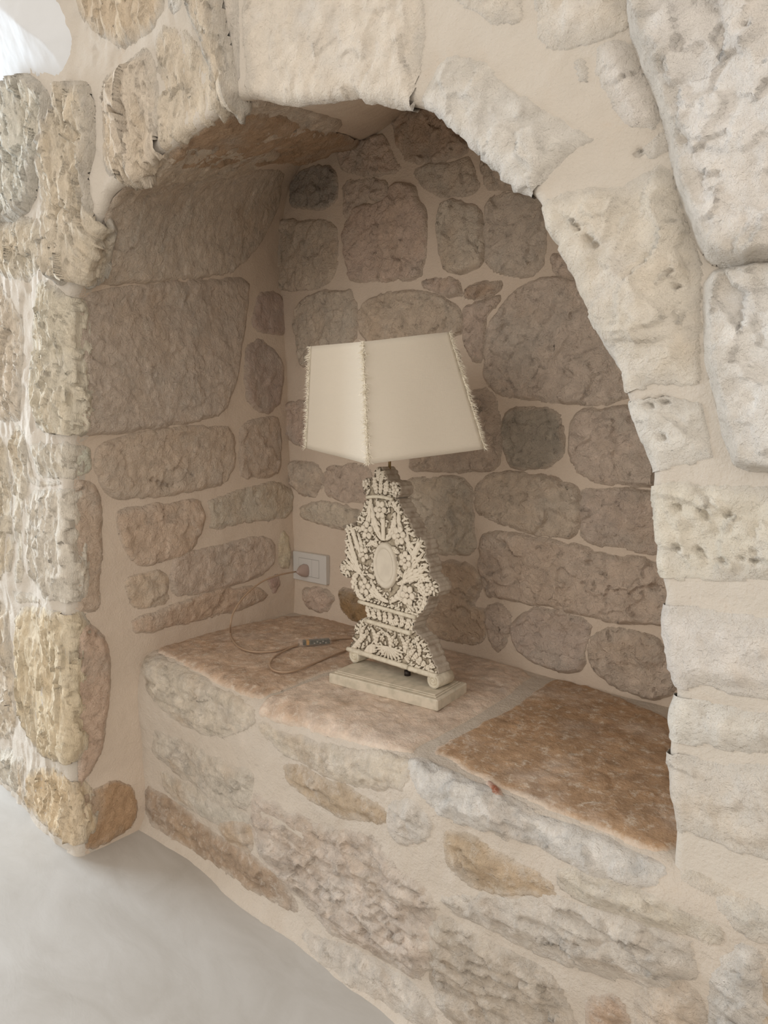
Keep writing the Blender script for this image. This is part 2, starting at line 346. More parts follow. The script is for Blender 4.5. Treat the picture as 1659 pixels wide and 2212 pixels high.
def stone(S, poly, parent, mat, color, h=.010, edge=.018, amp=.006, cell=14, seed=None, wrap=False, res=.0055, tilt=0., uv=None, stretch=(1, 1, 1), rough_edge=.006, fine=.0016, smear=.022, dil=.006):
    seed = int(rng.integers(1, 9999)) if seed is None else seed
    q = np.array(uv, float) if uv is not None else S.inv(poly)
    if wrap: q[:, 1] = np.where(q[:, 1] < .022, -wrap, q[:, 1])
    q = chaikin(q, 1, .17)
    lo, hi = q.min(0), q.max(0); DIL = dil
    mid = (lo+hi)/2; du = np.linalg.norm(S.fn(np.array([mid[0]+1e-3]), mid[1:])-S.fn(mid[:1], mid[1:]))/1e-3; dv = np.linalg.norm(S.fn(mid[:1], mid[1:]+1e-3)-S.fn(mid[:1], mid[1:]))/1e-3
    lo = lo-np.array([1.6*DIL/du, 1.6*DIL/dv]); hi = hi+np.array([1.6*DIL/du, 1.6*DIL/dv])
    if S in (SK_IN, SK_OUT): lo[0] = max(lo[0], .001); hi[0] = min(hi[0], .999)
    nu = int(np.clip((hi[0]-lo[0])*du/res, 8, 230)); nv = int(np.clip((hi[1]-lo[1])*dv/res, 8, 230))
    us = np.linspace(lo[0], hi[0], nu+1); vs = np.linspace(lo[1], hi[1], nv+1)
    U, V = np.meshgrid(us, vs, indexing='ij'); u, v = U.ravel(), V.ravel(); P = S.fn(u, v)
    ins = inside(u, v, q)
    # distance to the outline in metres
    E = S.fn(q[:, 0], q[:, 1]); E2 = np.roll(E, -1, 0); d = np.full(len(P), 9.)
    for a, b in zip(E, E2):
        ab = b-a; L2 = ab@ab+1e-12; t = np.clip(((P-a)@ab)/L2, 0, 1); d = np.minimum(d, np.linalg.norm(P-a-t[:, None]*ab, axis=1))
    sp = P*np.array(stretch)
    d = np.maximum(np.where(ins, d, -d)+DIL, 0); ins = d > 0
    dn = np.maximum(d+rough_edge*(fbm(P, 22, 3, seed)-.15)*np.clip(d/.008, 0, 1), 0)
    k = np.clip(dn/edge, 0, 1); prof = k*k*(3-2*k); prof = .55*prof+.45*np.sqrt(np.clip(k, 0, 1))
    cen = E.mean(0); rel = amp*(.7*chips(sp, cell, seed)+.45*chips(sp, cell*2.4, seed+31)+.9*fbm(sp, cell*.35, 3, seed+5))+fine*fbm(sp, 60, 3, seed+3)
    if tilt: rel = rel+tilt*(P-cen)[:, 0]
    H = -.006+(h+.006)*prof+rel*np.clip(dn/edge, 0, 1)**.9
    H = np.where(dn > edge*.35, np.maximum(H, .0016+.25*H), H)
    for (pu, pr, pd) in PITS.get(id(S), []):
        c3 = S.fn(pu[:1], pu[1:])[0]; dd = np.linalg.norm((P-c3)*np.array([1, 1, 1.3]), axis=1)
        if dd.min() < pr: H = H-pd*np.exp(-(dd*(1+.3*fbm(P, 120, 2, 5))/pr)**4)*1.0
    H = H+mortar_relief(S, P, v)*RELIEF_ON[0]
    msk = np.clip((dn-.003)/smear, 0, 1)
    Q = P+outnrm(S, u, v)*H[:, None]
    I = np.arange((nu+1)*(nv+1)).reshape(nu+1, nv+1)
    Fc = np.stack([I[:-1, :-1], I[1:, :-1], I[1:, 1:], I[:-1, 1:]], -1).reshape(-1, 4); m = ins[Fc].sum(1) >= 3
    Fc = Fc[m]
    if len(Fc) < 4: return None
    a = Q[Fc[:, 0]]; nn = np.cross(Q[Fc[:, 1]]-a, Q[Fc[:, 2]]-a); nr = outnrm(S, u, v)[Fc[:, 0]]
    if (nn*nr).sum() < 0: Fc = Fc[:, ::-1]
    used = np.unique(Fc); re = np.full(len(Q), -1); re[used] = np.arange(len(used)); Q = Q[used]; Fc = re[Fc]
    o = mesh_obj('stone', Q, Fc, mat, parent, centre=True, color=color)
    at = o.data.attributes.new('bare', 'FLOAT', 'POINT'); at.data.foreach_set('value', msk[used].astype(np.float32)); return o
PITS = {}; RELIEF_ON = [1.]
LIFT = {}
def jit(c, a=.03):
    j = rng.normal(0, a); j = j+LIFT.get(1, 0)
    return tuple(float(np.clip(x+j+rng.normal(0, a*.3), .05, .9)) for x in c)
def addpits(S, lst):
    for x, y, r in lst: PITS.setdefault(id(S), []).append((S.inv([(x, y)])[0], r*(.00075 if S is SK_OUT else .0010), .003+r*.0012))
addpits(SK_OUT, [(1238,478,5),(1247,488,6),(1252,497,6),(1275,520,7),(1288,532,8),(1268,512,5),(1450,590,5),(1465,621,7),(1407,876,6),(1438,869,6),(1435,945,7),(1465,1095,6),(1517,1104,7),(1524,1115,7),(1574,1112,7),
 (1508,1189,7),(1519,1200,6),(1559,1211,8),(1602,1207,5),(1612,1208,4),(1630,1193,6),(1631,1213,7),(1648,1214,5),(1461,1184,7),(130,791,8),(125,761,6),(144,902,5),(1377,323,4)])
addpits(BACK, [(1367,907,9),(1239,777,5),(1247,774,5),(1275,1214,8),(1414,1269,9),(1212,1196,6),(1090,1172,9),(1300,905,7),(1290,908,5),(1138,913,4),(690,1048,7),(965,690,7),(962,706,6),(1180,1080,4)])
addpits(SK_IN, [(325,1036,7),(338,1040,7),(350,1045,8),(362,1049,7),(372,1047,5),(412,1025,5),(480,935,4),(193,1365,8),(207,1370,6)])
# ---- wall face, jamb, vault
us = np.linspace(0, 1, 760); vo = np.r_[[-.03, -.012], np.linspace(0, RND, 6), np.linspace(RND, .9, 170)[1:], np.linspace(.9, 1.45, 40)[1:]]
wall_front = sheet('wall_front', SK_OUT, us, vo, M['mortar_front'], lambda P: .006+.010*np.clip((-1.2-P[:, 0])/.4, 0, 1), 7, 3)
vi = np.linspace(-.97, 0, 135)
def cut(t0, t1, n): return np.linspace(t0, t1, n)
TC = float(tt[19]); TR = float(tt[38])
def inner(name, t0, t1, n, mat):
    old = SK_IN.b
    return sheet(name, SK_IN, cut(t0, t1, n), vi, mat, .005, 7, 3)
wall_left = inner('wall_left', 0, TC, 300, M['mortar'])
ceiling = inner('ceiling', TC, TR, 240, M['mortar'])
wall_right = inner('wall_right', TR, 1, 220, M['mortar'])
wall_back = sheet('wall_back', BACK, np.linspace(-1.98, -.15, 330), np.linspace(.42, 2.28, 330), M['mortar'], .006, 6, 5)
for o in (wall_front, wall_left, ceiling, wall_right, wall_back): props(o, kind='structure')
wall_front['label'] = 'outer wall face of rough cream stone around the arched niche'
wall_left['label'] = 'left side of the niche, large flat stones in pale mortar'
wall_back['label'] = 'back wall of the niche, irregular brown-pink stones in pale mortar'
ceiling['label'] = 'vaulted stone top of the niche'
wall_right['label'] = 'right side of the niche hidden behind the arch edge'
bench = sheet('stone_bench', BEN, np.linspace(-1.84, .5, 420), np.linspace(0, BV1, 200), M['mortar_bench'], .007, 6, 11)
props(bench, 'low built-in stone bench with brown slab top inside the arched niche', 'bench')
exec_tables = True
# ---- back wall stones (outline in the photograph's pixels, colour)
PK = (.80, .65, .53); PG = (.78, .655, .535); GY = (.50, .445, .39); BR = (.68, .52, .385); LT = (.78, .66, .53)
back_st = [
 ([(630,400),(650,372),(690,357),(722,365),(730,400),(726,440),(700,450),(650,450),(630,442)], GY),
 ([(728,335),(760,312),(822,286),(850,330),(868,370),(800,382),(740,368)], PK),
 ([(845,250),(870,235),(960,235),(1010,300),(1012,335),(950,350),(880,350),(855,310)], BR),
 ([(893,370),(930,352),(985,350),(1010,338),(1024,370),(1037,405),(1010,422),(950,425),(915,402)], PG),
 ([(1042,350),(1060,330),(1150,395),(1100,407),(1045,407)], PG),
 ([(742,394),(800,388),(838,391),(838,430),(790,434),(770,440),(757,470),(742,472)], PG),
 ([(845,398),(895,402),(905,440),(920,455),(922,560),(906,602),(850,607),(760,610),(745,560),(741,492),(775,442),(840,434)], PK),
 ([(605,480),(640,475),(715,478),(727,500),(730,560),(716,602),(690,620),(640,628),(588,620),(560,592),(549,560),(575,515)], PG),
 ([(948,445),(985,432),(1036,452),(1043,520),(1040,572),(1000,588),(963,582),(948,540)], PG),
 ([(1045,450),(1060,425),(1110,417),(1175,425),(1182,490),(1178,560),(1162,592),(1120,598),(1075,588),(1046,562),(1042,500)], PG),
 ([(1192,552),(1215,555),(1260,575),(1250,606),(1200,590)], PK),
 ([(913,607),(960,600),(996,603),(1002,642),(975,640),(920,624)], PK),
 ([(1002,620),(1082,606),(1087,620),(1060,640),(1005,648)], BR),
 ([(640,660),(680,633),(720,626),(757,628),(770,660),(768,742),(700,760),(672,775),(655,792),(645,750),(636,700)], PG),
 ([(773,682),(788,650),(830,634),(900,630),(950,638),(987,664),(1002,692),(992,725),(900,735),(800,745),(778,720)], PK),
 ([(1003,660),(1050,652),(1085,640),(1052,690),(1044,785),(1018,775),(1000,720)], PK),
 ([(1110,632),(1150,606),(1250,600),(1290,640),(1340,720),(1370,800),(1375,855),(1330,872),(1240,870),(1150,862),(1080,852),(1048,822),(1046,740),(1065,690)], PG),
 ([(612,872),(650,866),(690,880),(690,960),(650,968),(622,945)], PK),
 ([(1015,850),(1060,838),(1082,900),(1087,960),(1077,1010),(1000,1019),(930,1014),(885,1016),(885,980),(1000,960)], PG),
 ([(1090,897),(1108,884),(1170,881),(1207,891),(1217,930),(1215,982),(1187,1010),(1130,1014),(1098,1003),(1086,950)], (.56,.49,.41)),
 ([(1238,900),(1268,884),(1330,881),(1440,884),(1460,1000),(1450,1050),(1300,1044),(1250,1027),(1231,990)], PG),
 ([(621,1000),(686,998),(697,1030),(687,1072),(650,1070),(627,1047)], PK),
 ([(697,1030),(710,1008),(760,1002),(800,1010),(812,1060),(795,1087),(740,1082),(705,1067)], PG),
 ([(648,1097),(680,1083),(740,1090),(792,1108),(790,1142),(720,1140),(680,1127),(650,1117)], PG),
 ([(860,1045),(900,1034),(995,1032),(1021,1060),(1023,1120),(1030,1196),(950,1199),(890,1190),(850,1120)], LT),
 ([(1028,1060),(1048,1028),(1110,1020),(1200,1034),(1252,1060),(1256,1120),(1237,1166),(1180,1162),(1090,1132),(1040,1117),(1027,1090)], PK),
 ([(1252,1060),(1340,1057),(1450,1070),(1460,1200),(1330,1182),(1258,1169),(1255,1110)], PG),
 ([(1043,1160),(1070,1149),(1180,1163),(1260,1183),(1300,1198),(1460,1215),(1480,1300),(1470,1352),(1350,1343),(1270,1332),(1200,1312),(1120,1299),(1060,1292),(1040,1262),(1037,1200)], PK),
 ([(935,1215),(990,1208),(1030,1234),(1040,1270),(1022,1310),(1050,1320),(1047,1386),(1010,1390),(950,1377),(900,1362),(900,1300)], BR),
 ([(1047,1307),(1080,1302),(1107,1325),(1102,1360),(1081,1412),(1061,1396)], PK),
 ([(1128,1330),(1160,1311),(1210,1323),(1283,1343),(1267,1390),(1262,1442),(1215,1452),(1150,1432),(1108,1402),(1101,1360)], PG),
 ([(1283,1370),(1330,1356),(1420,1378),(1460,1420),(1460,1500),(1400,1508),(1330,1483),(1290,1462),(1270,1410)], PG),
 ([(650,1268),(700,1272),(727,1292),(702,1323),(662,1312)], PK),
 ([(700,775),(840,752),(850,860),(790,900),(700,882)], PG), ([(866,765),(990,742),(1000,860),(872,882)], PK), ([(715,915),(860,893),(868,980),(740,985)], PG),
 ([(733,1270),(790,1285),(830,1330),(800,1350),(760,1337),(735,1312)], (.44,.27,.15)),
]
for p, c in back_st:
    stone(BACK, p, wall_back, M['stone_in'], jit(c, .028), h=float(rng.uniform(.005, .012)), edge=.015, amp=.010, cell=14, res=.0045, smear=.024, dil=.011, rough_edge=.012)
def fill(S, parent, mat, col, cells, **k):
    for p in cells: stone(S, None, parent, mat, jit(col, .02), uv=p, **k)
# stones of the back wall behind the arch edge, seen only from another position
fill(BACK, wall_back, M['stone_in'], PG, [[(x, z), (x+.2, z+.01), (x+.2, z+.15), (x+.01, z+.15)] for x, z in ((-.47, .62), (-.47, .80), (-.47, .99), (-.50, 1.18), (-.60, 1.42), (-.75, 1.62), (-.9, 1.8))], amp=.006)
left_st = [
 ([(222,425),(260,405),(300,392),(400,372),(500,362),(618,366),(608,430),(582,500),(540,558),(500,592),(420,602),(300,612),(190,622),(195,560)], (.52,.45,.38), .010),
 ([(164,630),(300,614),(430,602),(538,600),(535,680),(515,800),(485,897),(400,917),(300,932),(165,948),(160,800)], (.50,.43,.37), .014),
 ([(555,630),(598,627),(620,650),(624,700),(610,726),(560,722),(540,705)], (.44,.35,.31), .010),
 ([(530,745),(560,730),(600,755),(613,800),(611,862),(585,895),(555,890),(530,862),(523,800)], (.43,.36,.31), .012),
 ([(210,962),(300,932),(400,920),(490,918),(511,950),(509,1002),(490,1046),(400,1066),(260,1082),(220,1062),(202,1010)], (.50,.42,.34), .014),
 ([(520,915),(570,900),(608,898),(609,1000),(600,1030),(520,1036),(515,980)], (.48,.40,.33), .012),
 ([(147,965),(195,962),(200,1020),(147,1030)], LT, .008),
 ([(250,1102),(330,1086),(432,1077),(446,1110),(431,1170),(400,1202),(300,1227),(265,1192),(252,1150)], (.53,.43,.34), .012),
 ([(448,1078),(540,1050),(602,1037),(636,1062),(636,1100),(615,1122),(540,1132),(448,1147),(457,1110)], (.52,.46,.38), .010),
 ([(150,1035),(200,1042),(224,1090),(221,1200),(215,1322),(152,1322)], (.51,.42,.33), .008),
 ([(373,1200),(430,1184),(560,1155),(592,1170),(596,1210),(581,1237),(500,1267),(420,1287),(373,1287),(364,1250)], (.50,.42,.35), .012),
 ([(597,1167),(612,1142),(627,1162),(627,1228),(602,1226)], BR, .008),
 ([(573,1245),(600,1238),(607,1260),(592,1286)], (.42,.31,.27), .008),
 ([(268,1247),(340,1230),(362,1240),(366,1302),(300,1322),(274,1302)], (.54,.44,.34), .010),
 ([(283,1337),(380,1301),(480,1270),(560,1264),(582,1290),(500,1327),(380,1352),(320,1372),(290,1367)], (.50,.39,.30), .010),
 ([(150,1352),(200,1346),(231,1380),(241,1450),(231,1560),(215,1642),(180,1692),(152,1712),(150,1500)], (.52,.40,.31), .010),
 ([(154,1722),(240,1682),(290,1700),(296,1762),(281,1792),(172,1848),(162,1780)], (.42,.285,.18), .008),
]
for p, c, h in left_st:
    stone(SK_IN, p, wall_left, M['stone_in'], jit((c[0]*1.50, c[1]*1.46, c[2]*1.42), .012), h=h*.7, edge=.02, amp=.0050, cell=10, res=.0048, rough_edge=.010, smear=.024, dil=.008)
soffit_st = [([(352,345),(440,275),(500,240),(600,240),(700,256),(800,262),(828,272),(820,283),(740,316),(690,336),(650,350),(560,352),(450,356),(370,362)], (.60,.42,.28)),
             ([(575,218),(640,224),(700,222),(800,228),(905,240),(860,256),(800,254),(700,246),(600,232)], (.58,.43,.31))]
for p, c in soffit_st: stone(SK_IN, p, ceiling, M['stone_in'], jit(c, .01), h=.012, edge=.02, amp=.009, cell=9, res=.005)
fill(SK_IN, ceiling, M['stone_in'], PG, [[(t, -.02), (t+.05, -.02), (t+.05, -.5), (t, -.5)] for t in (.46, .515)], amp=.008)
for k in range(5):
    TW = (1-TR)/5.3; t0 = TR+.005+k*TW; fill(SK_IN, wall_right, M['stone_in'], PG, [[(t0, -.03), (t0+TW*.85, -.03), (t0+TW*.85, -.27), (t0, -.27)], [(t0+TW*.1, -.30), (t0+TW*.95, -.30), (t0+TW*.95, -.52), (t0+TW*.1, -.52)]], amp=.006, res=.009)
# ---- outer face
CR = (.75, .675, .575); CW = (.74, .69, .62); CP = (.70, .64, .57); YE = (.76, .66, .53)
front_st = [  # outline, colour, height, relief, cell, wrap depth, material key
 ([(528,-60),(915,-60),(925,100),(930,228),(830,213),(700,210),(600,217),(545,203),(524,150),(520,60)], CR, .018, .008, 6, .05),
 ([(936,240),(934,140),(980,108),(1040,128),(1110,178),(1190,240),(1290,290),(1302,300),(1250,327),(1205,360),(1160,428),(1110,397),(1050,347),(1000,302)], CW, .020, .010, 8, .05),
 ([(955,-80),(1135,-80),(1137,40),(1110,60),(1050,55),(990,20)], CR, .014, .008, 10, 0),
 ([(1145,-80),(1362,-80),(1368,60),(1310,95),(1250,110),(1180,120),(1148,70)], CR, .018, .006, 10, 0),
 ([(1228,130),(1260,108),(1276,150),(1272,190),(1240,172)], CP, .008, .004, 14, 0),
 ([(1285,92),(1365,72),(1400,150),(1430,220),(1420,280),(1360,282),(1320,262),(1300,200),(1280,140)], CW, .020, .012, 12, 0),
 ([(1375,300),(1440,262),(1455,320),(1400,352),(1368,332)], CP, .014, .008, 14, 0),
 ([(1165,448),(1200,410),(1330,392),(1440,345),(1480,450),(1525,560),(1520,700),(1525,838),(1440,838),(1352,836),(1340,790),(1290,700),(1262,630),(1205,525)], CR, .020, .010, 7, .04),
 ([(1355,848),(1528,848),(1545,940),(1562,1000),(1480,1015),(1408,1018),(1385,950),(1370,890)], CW, .018, .010, 9, .04),
 ([(1405,1047),(1480,1037),(1560,1042),(1740,1045),(1740,1250),(1600,1265),(1520,1260),(1430,1242),(1412,1200),(1404,1100)], CR, .020, .009, 9, .04),
 ([(1430,1302),(1550,1312),(1740,1335),(1740,1520),(1600,1512),(1540,1492),(1470,1487),(1450,1440),(1434,1380)], CW, .018, .007, 8, .04),
 ([(1448,1505),(1560,1515),(1740,1552),(1740,1632),(1560,1632),(1440,1600)], CW, .016, .006, 8, .04),
 ([(1440,1622),(1560,1642),(1740,1655),(1740,1890),(1600,1855),(1500,1812),(1448,1792),(1440,1720)], (0.700,0.634,0.554), .018, .008, 10, .04),
 ([(1373,-80),(1760,-80),(1760,560),(1600,572),(1542,555),(1522,520),(1487,440),(1464,350),(1442,240),(1402,150),(1375,60)], (.78,.735,.68), .055, .017, 11, 0),
 ([(1537,602),(1600,582),(1760,577),(1760,1010),(1600,1002),(1580,950),(1562,870),(1538,760),(1532,680)], (.78,.735,.68), .034, .013, 9, 0),
 ([(168,-60),(358,-60),(366,20),(340,70),(262,102),(200,62),(166,20)], (0.722,0.598,0.441), .020, .012, 8, 0),
 ([(366,-60),(402,-60),(402,30),(376,46)], (0.722,0.681,0.609), .012, .008, 12, 0),
 ([(340,120),(356,72),(400,60),(450,120),(480,180),(497,215),(440,254),(382,292),(347,322),(338,250)], YE, .024, .018, 9, .04),
 ([(262,152),(312,112),(336,122),(334,250),(343,325),(302,378),(287,388),(234,368),(228,330),(227,250),(230,180)], YE, .026, .018, 9, .04),
 ([(415,-60),(468,-60),(482,60),(502,180),(510,208),(494,205),(457,110),(430,40)], YE, .030, .014, 10, .03),
 ([(482,-60),(516,-60),(518,180),(506,172),(492,60)], CR, .012, .006, 10, 0),
 ([(150,190),(188,195),(200,240),(202,300),(196,350),(184,395),(186,430),(196,470),(190,530),(168,605),(120,600),(108,500),(96,380),(120,260)], YE, .030, .018, 9, .04),
 ([(-70,225),(0,215),(60,172),(105,205),(100,300),(62,440),(20,472),(-70,462)], (0.782,0.742,0.651), .030, .018, 9, 0),
 ([(85,600),(130,625),(153,645),(156,700),(158,800),(158,938),(90,932),(74,850),(68,700)], (.78,.69,.56), .026, .016, 12, .04),
 ([(-70,600),(20,622),(52,700),(52,860),(40,912),(-70,900)], YE, .026, .018, 11, 0),
 ([(70,962),(140,952),(144,1030),(82,1032)], (.78,.71,.60), .020, .010, 14, .03),
 ([(60,1062),(143,1048),(139,1100),(149,1200),(147,1300),(110,1292),(70,1262),(58,1150)], (.78,.71,.60), .026, .012, 10, .04),
 ([(-70,950),(15,942),(32,1100),(26,1250),(-70,1262)], YE, .028, .018, 11, 0),
 ([(40,1312),(110,1312),(148,1322),(148,1500),(150,1638),(90,1632),(50,1562),(38,1430)], (0.802,0.681,0.493), .026, .014, 10, .04),
 ([(-70,1300),(20,1300),(32,1450),(26,1600),(-70,1590)], YE, .028, .018, 12, 0),
 ([(60,1662),(130,1657),(155,1700),(163,1822),(120,1792),(60,1742)], (0.782,0.619,0.420), .024, .014, 12, .04),
 ([(-70,482),(25,484),(72,470),(92,505),(84,590),(50,605),(10,594),(-70,585)], (.76,.68,.55), .024, .015, 10, 0),
 ([(36,918),(66,935),(62,1055),(48,1140),(50,1260),(36,1255),(36,1100),(24,950)], (.77,.69,.57), .020, .012, 12, 0),
 ([(60,990),(66,965),(78,1040),(134,1040),(130,1048),(66,1052)], (.74,.66,.54), .014, .008, 12, 0),
 ([(34,1275),(100,1300),(38,1302)], (.76,.68,.56), .014, .008, 12, 0),
 ([(36,1640),(52,1640),(56,1740),(40,1715)], (.74,.62,.48), .016, .010, 12, 0),
 ([(-70,1612),(30,1625),(45,1700),(30,1715),(-70,1640)], (.78,.71,.60), .020, .012, 12, 0),
]
for p, c, h, am, ce, wr in front_st:
    left = p[0][0] < 520
    stone(SK_OUT, p, wall_front, M['stone_pier' if left else 'stone_front'], jit(c, .012), h=h*.32 if h < .03 else h*.9, edge=.045 if h < .03 else .016, amp=am*(.95 if left else .75), cell=ce*(1.7 if left else 1.15), wrap=wr, res=.0042, smear=.06 if left else .07,
          stretch=(1.3, 1.3, .5) if left else (1, 1, .85), fine=.0036 if left else .0026, dil=.018 if left else .012)
RELIEF_ON[0] = .12
wp = stone(SK_OUT, [(-120,-120),(90,-120),(132,20),(152,70),(150,130),(136,166),(62,182),(0,206),(-120,212)], wall_front, None or M['mortar_front'], (.8,.8,.8), h=.060, edge=.16, amp=.001, cell=4, fine=.0015)
RELIEF_ON[0] = 1.
wp.name = 'plaster_patch'; wp.data.name = 'plaster_patch'; wp.data.materials[0] = simple('white_limewash', (.66, .67, .68), .9, bump=.004, bscale=14); wp['label'] = 'smooth white plastered bulge'
# ---- bench slabs and face stones
bench_st = [
 ([(322,1402),(420,1378),(500,1356),(640,1327),(760,1343),(850,1385),(868,1412),(800,1440),(700,1452),(620,1488),(558,1518),(440,1462)], (.56,.41,.30), .005, .003, 'stone_ledge'),
 ([(556,1545),(560,1528),(622,1492),(712,1457),(880,1440),(900,1392),(1000,1414),(1160,1455),(1085,1512),(990,1570),(905,1612),(890,1628),(790,1612),(690,1585),(600,1560)], (.72,.58,.47), .005, .003, 'stone_ledge'),
 ([(1050,1560),(1110,1530),(1192,1466),(1250,1478),(1445,1550),(1520,1640),(1530,1790),(1446,1838),(1400,1838),(1300,1800),(1200,1757),(1060,1692),(980,1650),(930,1620),(985,1590)], (.46,.305,.19), .005, .003, 'stone_ledge'),
 ([(1044,1688),(1060,1683),(1078,1700),(1094,1728),(1088,1740),(1072,1734),(1058,1716)], (.36,.13,.07), .0075, .001, 'stone_ledge'),  # red stain on the slab edge, added as a thin patch, no separate stone
 ([(322,1410),(440,1472),(545,1532),(552,1562),(470,1592),(380,1552),(332,1502)], (.66,.58,.47), .012, .012, 'stone_bench'),
 ([(330,1582),(375,1598),(490,1652),(546,1668),(546,1736),(480,1736),(380,1668),(328,1634)], (.64,.57,.48), .014, .012, 'stone_bench'),
 ([(345,1672),(420,1702),(540,1762),(538,1776),(470,1772),(390,1737),(350,1702)], (.66,.60,.51), .010, .008, 'stone_bench'),
 ([(310,1702),(365,1730),(435,1787),(543,1842),(600,1890),(640,1950),(640,1970),(520,1902),(390,1817),(312,1767)], (.44,.33,.23), .010, .010, 'stone_bench'),
 ([(478,1782),(540,1780),(552,1842),(500,1822)], (.55,.42,.31), .012, .008, 'stone_bench'),
 ([(556,1562),(650,1600),(790,1625),(890,1640),(880,1690),(800,1700),(690,1660),(600,1622)], (.66,.57,.46), .016, .012, 'stone_bench'),
 ([(615,1652),(680,1668),(760,1708),(840,1757),(830,1777),(740,1757),(660,1717),(622,1687)], (.54,.42,.30), .010, .009, 'stone_bench'),
 ([(552,1722),(610,1747),(700,1792),(790,1802),(860,1882),(935,1952),(930,2050),(900,2112),(820,2062),(720,2012),(645,1932),(565,1842),(550,1782)], (.62,.52,.43), .020, .020, 'stone_bench'),
 ([(838,1747),(890,1740),(930,1772),(920,1812),(860,1817),(840,1792)], (.68,.62,.55), .014, .012, 'stone_bench'),
 ([(890,1640),(950,1660),(1050,1708),(1200,1778),(1400,1860),(1440,1880),(1400,1905),(1250,1865),(1100,1805),(960,1765),(900,1695)], (.70,.66,.60), .018, .014, 'stone_bench'),
 ([(960,1802),(1010,1812),(1080,1852),(1190,1912),(1200,1932),(1100,1932),(1010,1912),(965,1872)], (.55,.42,.29), .010, .010, 'stone_bench'),
 ([(1210,1872),(1320,1902),(1450,1952),(1550,2012),(1540,2032),(1400,1992),(1280,1942),(1212,1912)], (.68,.60,.49), .014, .012, 'stone_bench'),
 ([(960,1945),(1080,1950),(1200,1942),(1350,1992),(1480,2032),(1500,2092),(1420,2122),(1300,2092),(1180,2062),(1080,2012),(985,1975)], (.63,.56,.49), .022, .018, 'stone_bench'),
 ([(942,1985),(1010,2022),(1090,2072),(1180,2112),(1220,2162),(1235,2280),(1100,2290),(960,2190),(922,2102)], (.54,.46,.37), .020, .018, 'stone_bench'),
 ([(1562,2082),(1620,2052),(1640,2122),(1645,2290),(1540,2290),(1550,2152)], (.68,.63,.57), .018, .016, 'stone_bench'),
 ([(1560,1942),(1660,1952),(1760,2002),(1740,2052),(1600,2012)], (.68,.62,.54), .014, .012, 'stone_bench'),
 ([(1265,2172),(1340,2152),(1352,2290),(1260,2290)], (.60,.44,.32), .012, .010, 'stone_bench'),
 ([(1655,2062),(1760,2082),(1780,2290),(1662,2290)], (.60,.47,.33), .014, .012, 'stone_bench'),
 ([(1480,1862),(1560,1880),(1760,1942),(1760,1980),(1570,1925),(1490,1897)], (.70,.62,.52), .014, .010, 'stone_bench'),
 ([(1385,2140),(1500,2120),(1520,2290),(1380,2290)], (.62,.52,.42), .014, .012, 'stone_bench'),
 ([(650,2010),(720,2045),(820,2090),(900,2140),(940,2200),(900,2210),(800,2140),(700,2070)], (.66,.58,.50), .012, .012, 'stone_bench'),
]
for p, c, h, am, mk in bench_st:
    led = mk == 'stone_ledge'
    stone(BEN, p, bench, M[mk], jit(c, .008), h=h if led else h*.55, edge=.014 if led else .05, amp=am if led else am*.72, cell=9 if led else 15, res=.0048, smear=.02 if led else .055, stretch=(1, 1, 1) if led else (.45, .8, 1.7), rough_edge=.008, fine=.0012 if led else .0025, dil=.006 if led else .026)
# ------------------------------------------------------------------ floor
mf = bpy.data.materials.new('smoothed_cement'); mf.use_nodes = True; nt = mf.node_tree; N = nt.nodes; L = nt.links; bs = N['Principled BSDF']
geo = N.new('ShaderNodeNewGeometry')
def fn(s, d, r, dist=0, sc=None):
    n = N.new('ShaderNodeTexNoise'); n.inputs['Scale'].default_value = s; n.inputs['Detail'].default_value = d; n.inputs['Roughness'].default_value = r; n.inputs['Distortion'].default_value = dist
    if sc:
        mp = N.new('ShaderNodeMapping'); mp.inputs['Scale'].default_value = sc; mp.inputs['Rotation'].default_value = (0, 0, .5); L.new(geo.outputs['Position'], mp.inputs['Vector']); L.new(mp.outputs[0], n.inputs['Vector'])
    else: L.new(geo.outputs['Position'], n.inputs['Vector'])
    return n.outputs['Fac']
cr = N.new('ShaderNodeValToRGB'); cr.color_ramp.elements[0].position = .32; cr.color_ramp.elements[0].color = (.41, .38, .34, 1); cr.color_ramp.elements[1].position = .68; cr.color_ramp.elements[1].color = (.49, .465, .43, 1)
L.new(fn(3.2, 7, .6, .8, (1, 2.2, 1)), cr.inputs[0]); L.new(cr.outputs[0], bs.inputs['Base Color']); bs.inputs['Roughness'].default_value = .55; bs.inputs['Specular IOR Level'].default_value = .3
bp = N.new('ShaderNodeBump'); bp.inputs['Distance'].default_value = .002; bp.inputs['Strength'].default_value = .5; L.new(fn(9, 7, .6, .5, (1, 2., 1)), bp.inputs['Height']); L.new(bp.outputs[0], bs.inputs['Normal'])
g = np.linspace(0, 1, 60); X, Y = np.meshgrid(-5+7*g, -4+5.2*g, indexing='ij'); P = np.stack([X.ravel(), Y.ravel(), 0*X.ravel()], -1); P[:, 2] = .002*fbm(P, 2.5, 2, 4)
I = np.arange(3600).reshape(60, 60); Fc = np.stack([I[:-1, :-1], I[1:, :-1], I[1:, 1:], I[:-1, 1:]], -1).reshape(-1, 4)
floor = mesh_obj('floor', P, Fc, mf); props(floor, 'pale grey smoothed cement floor', kind='structure')
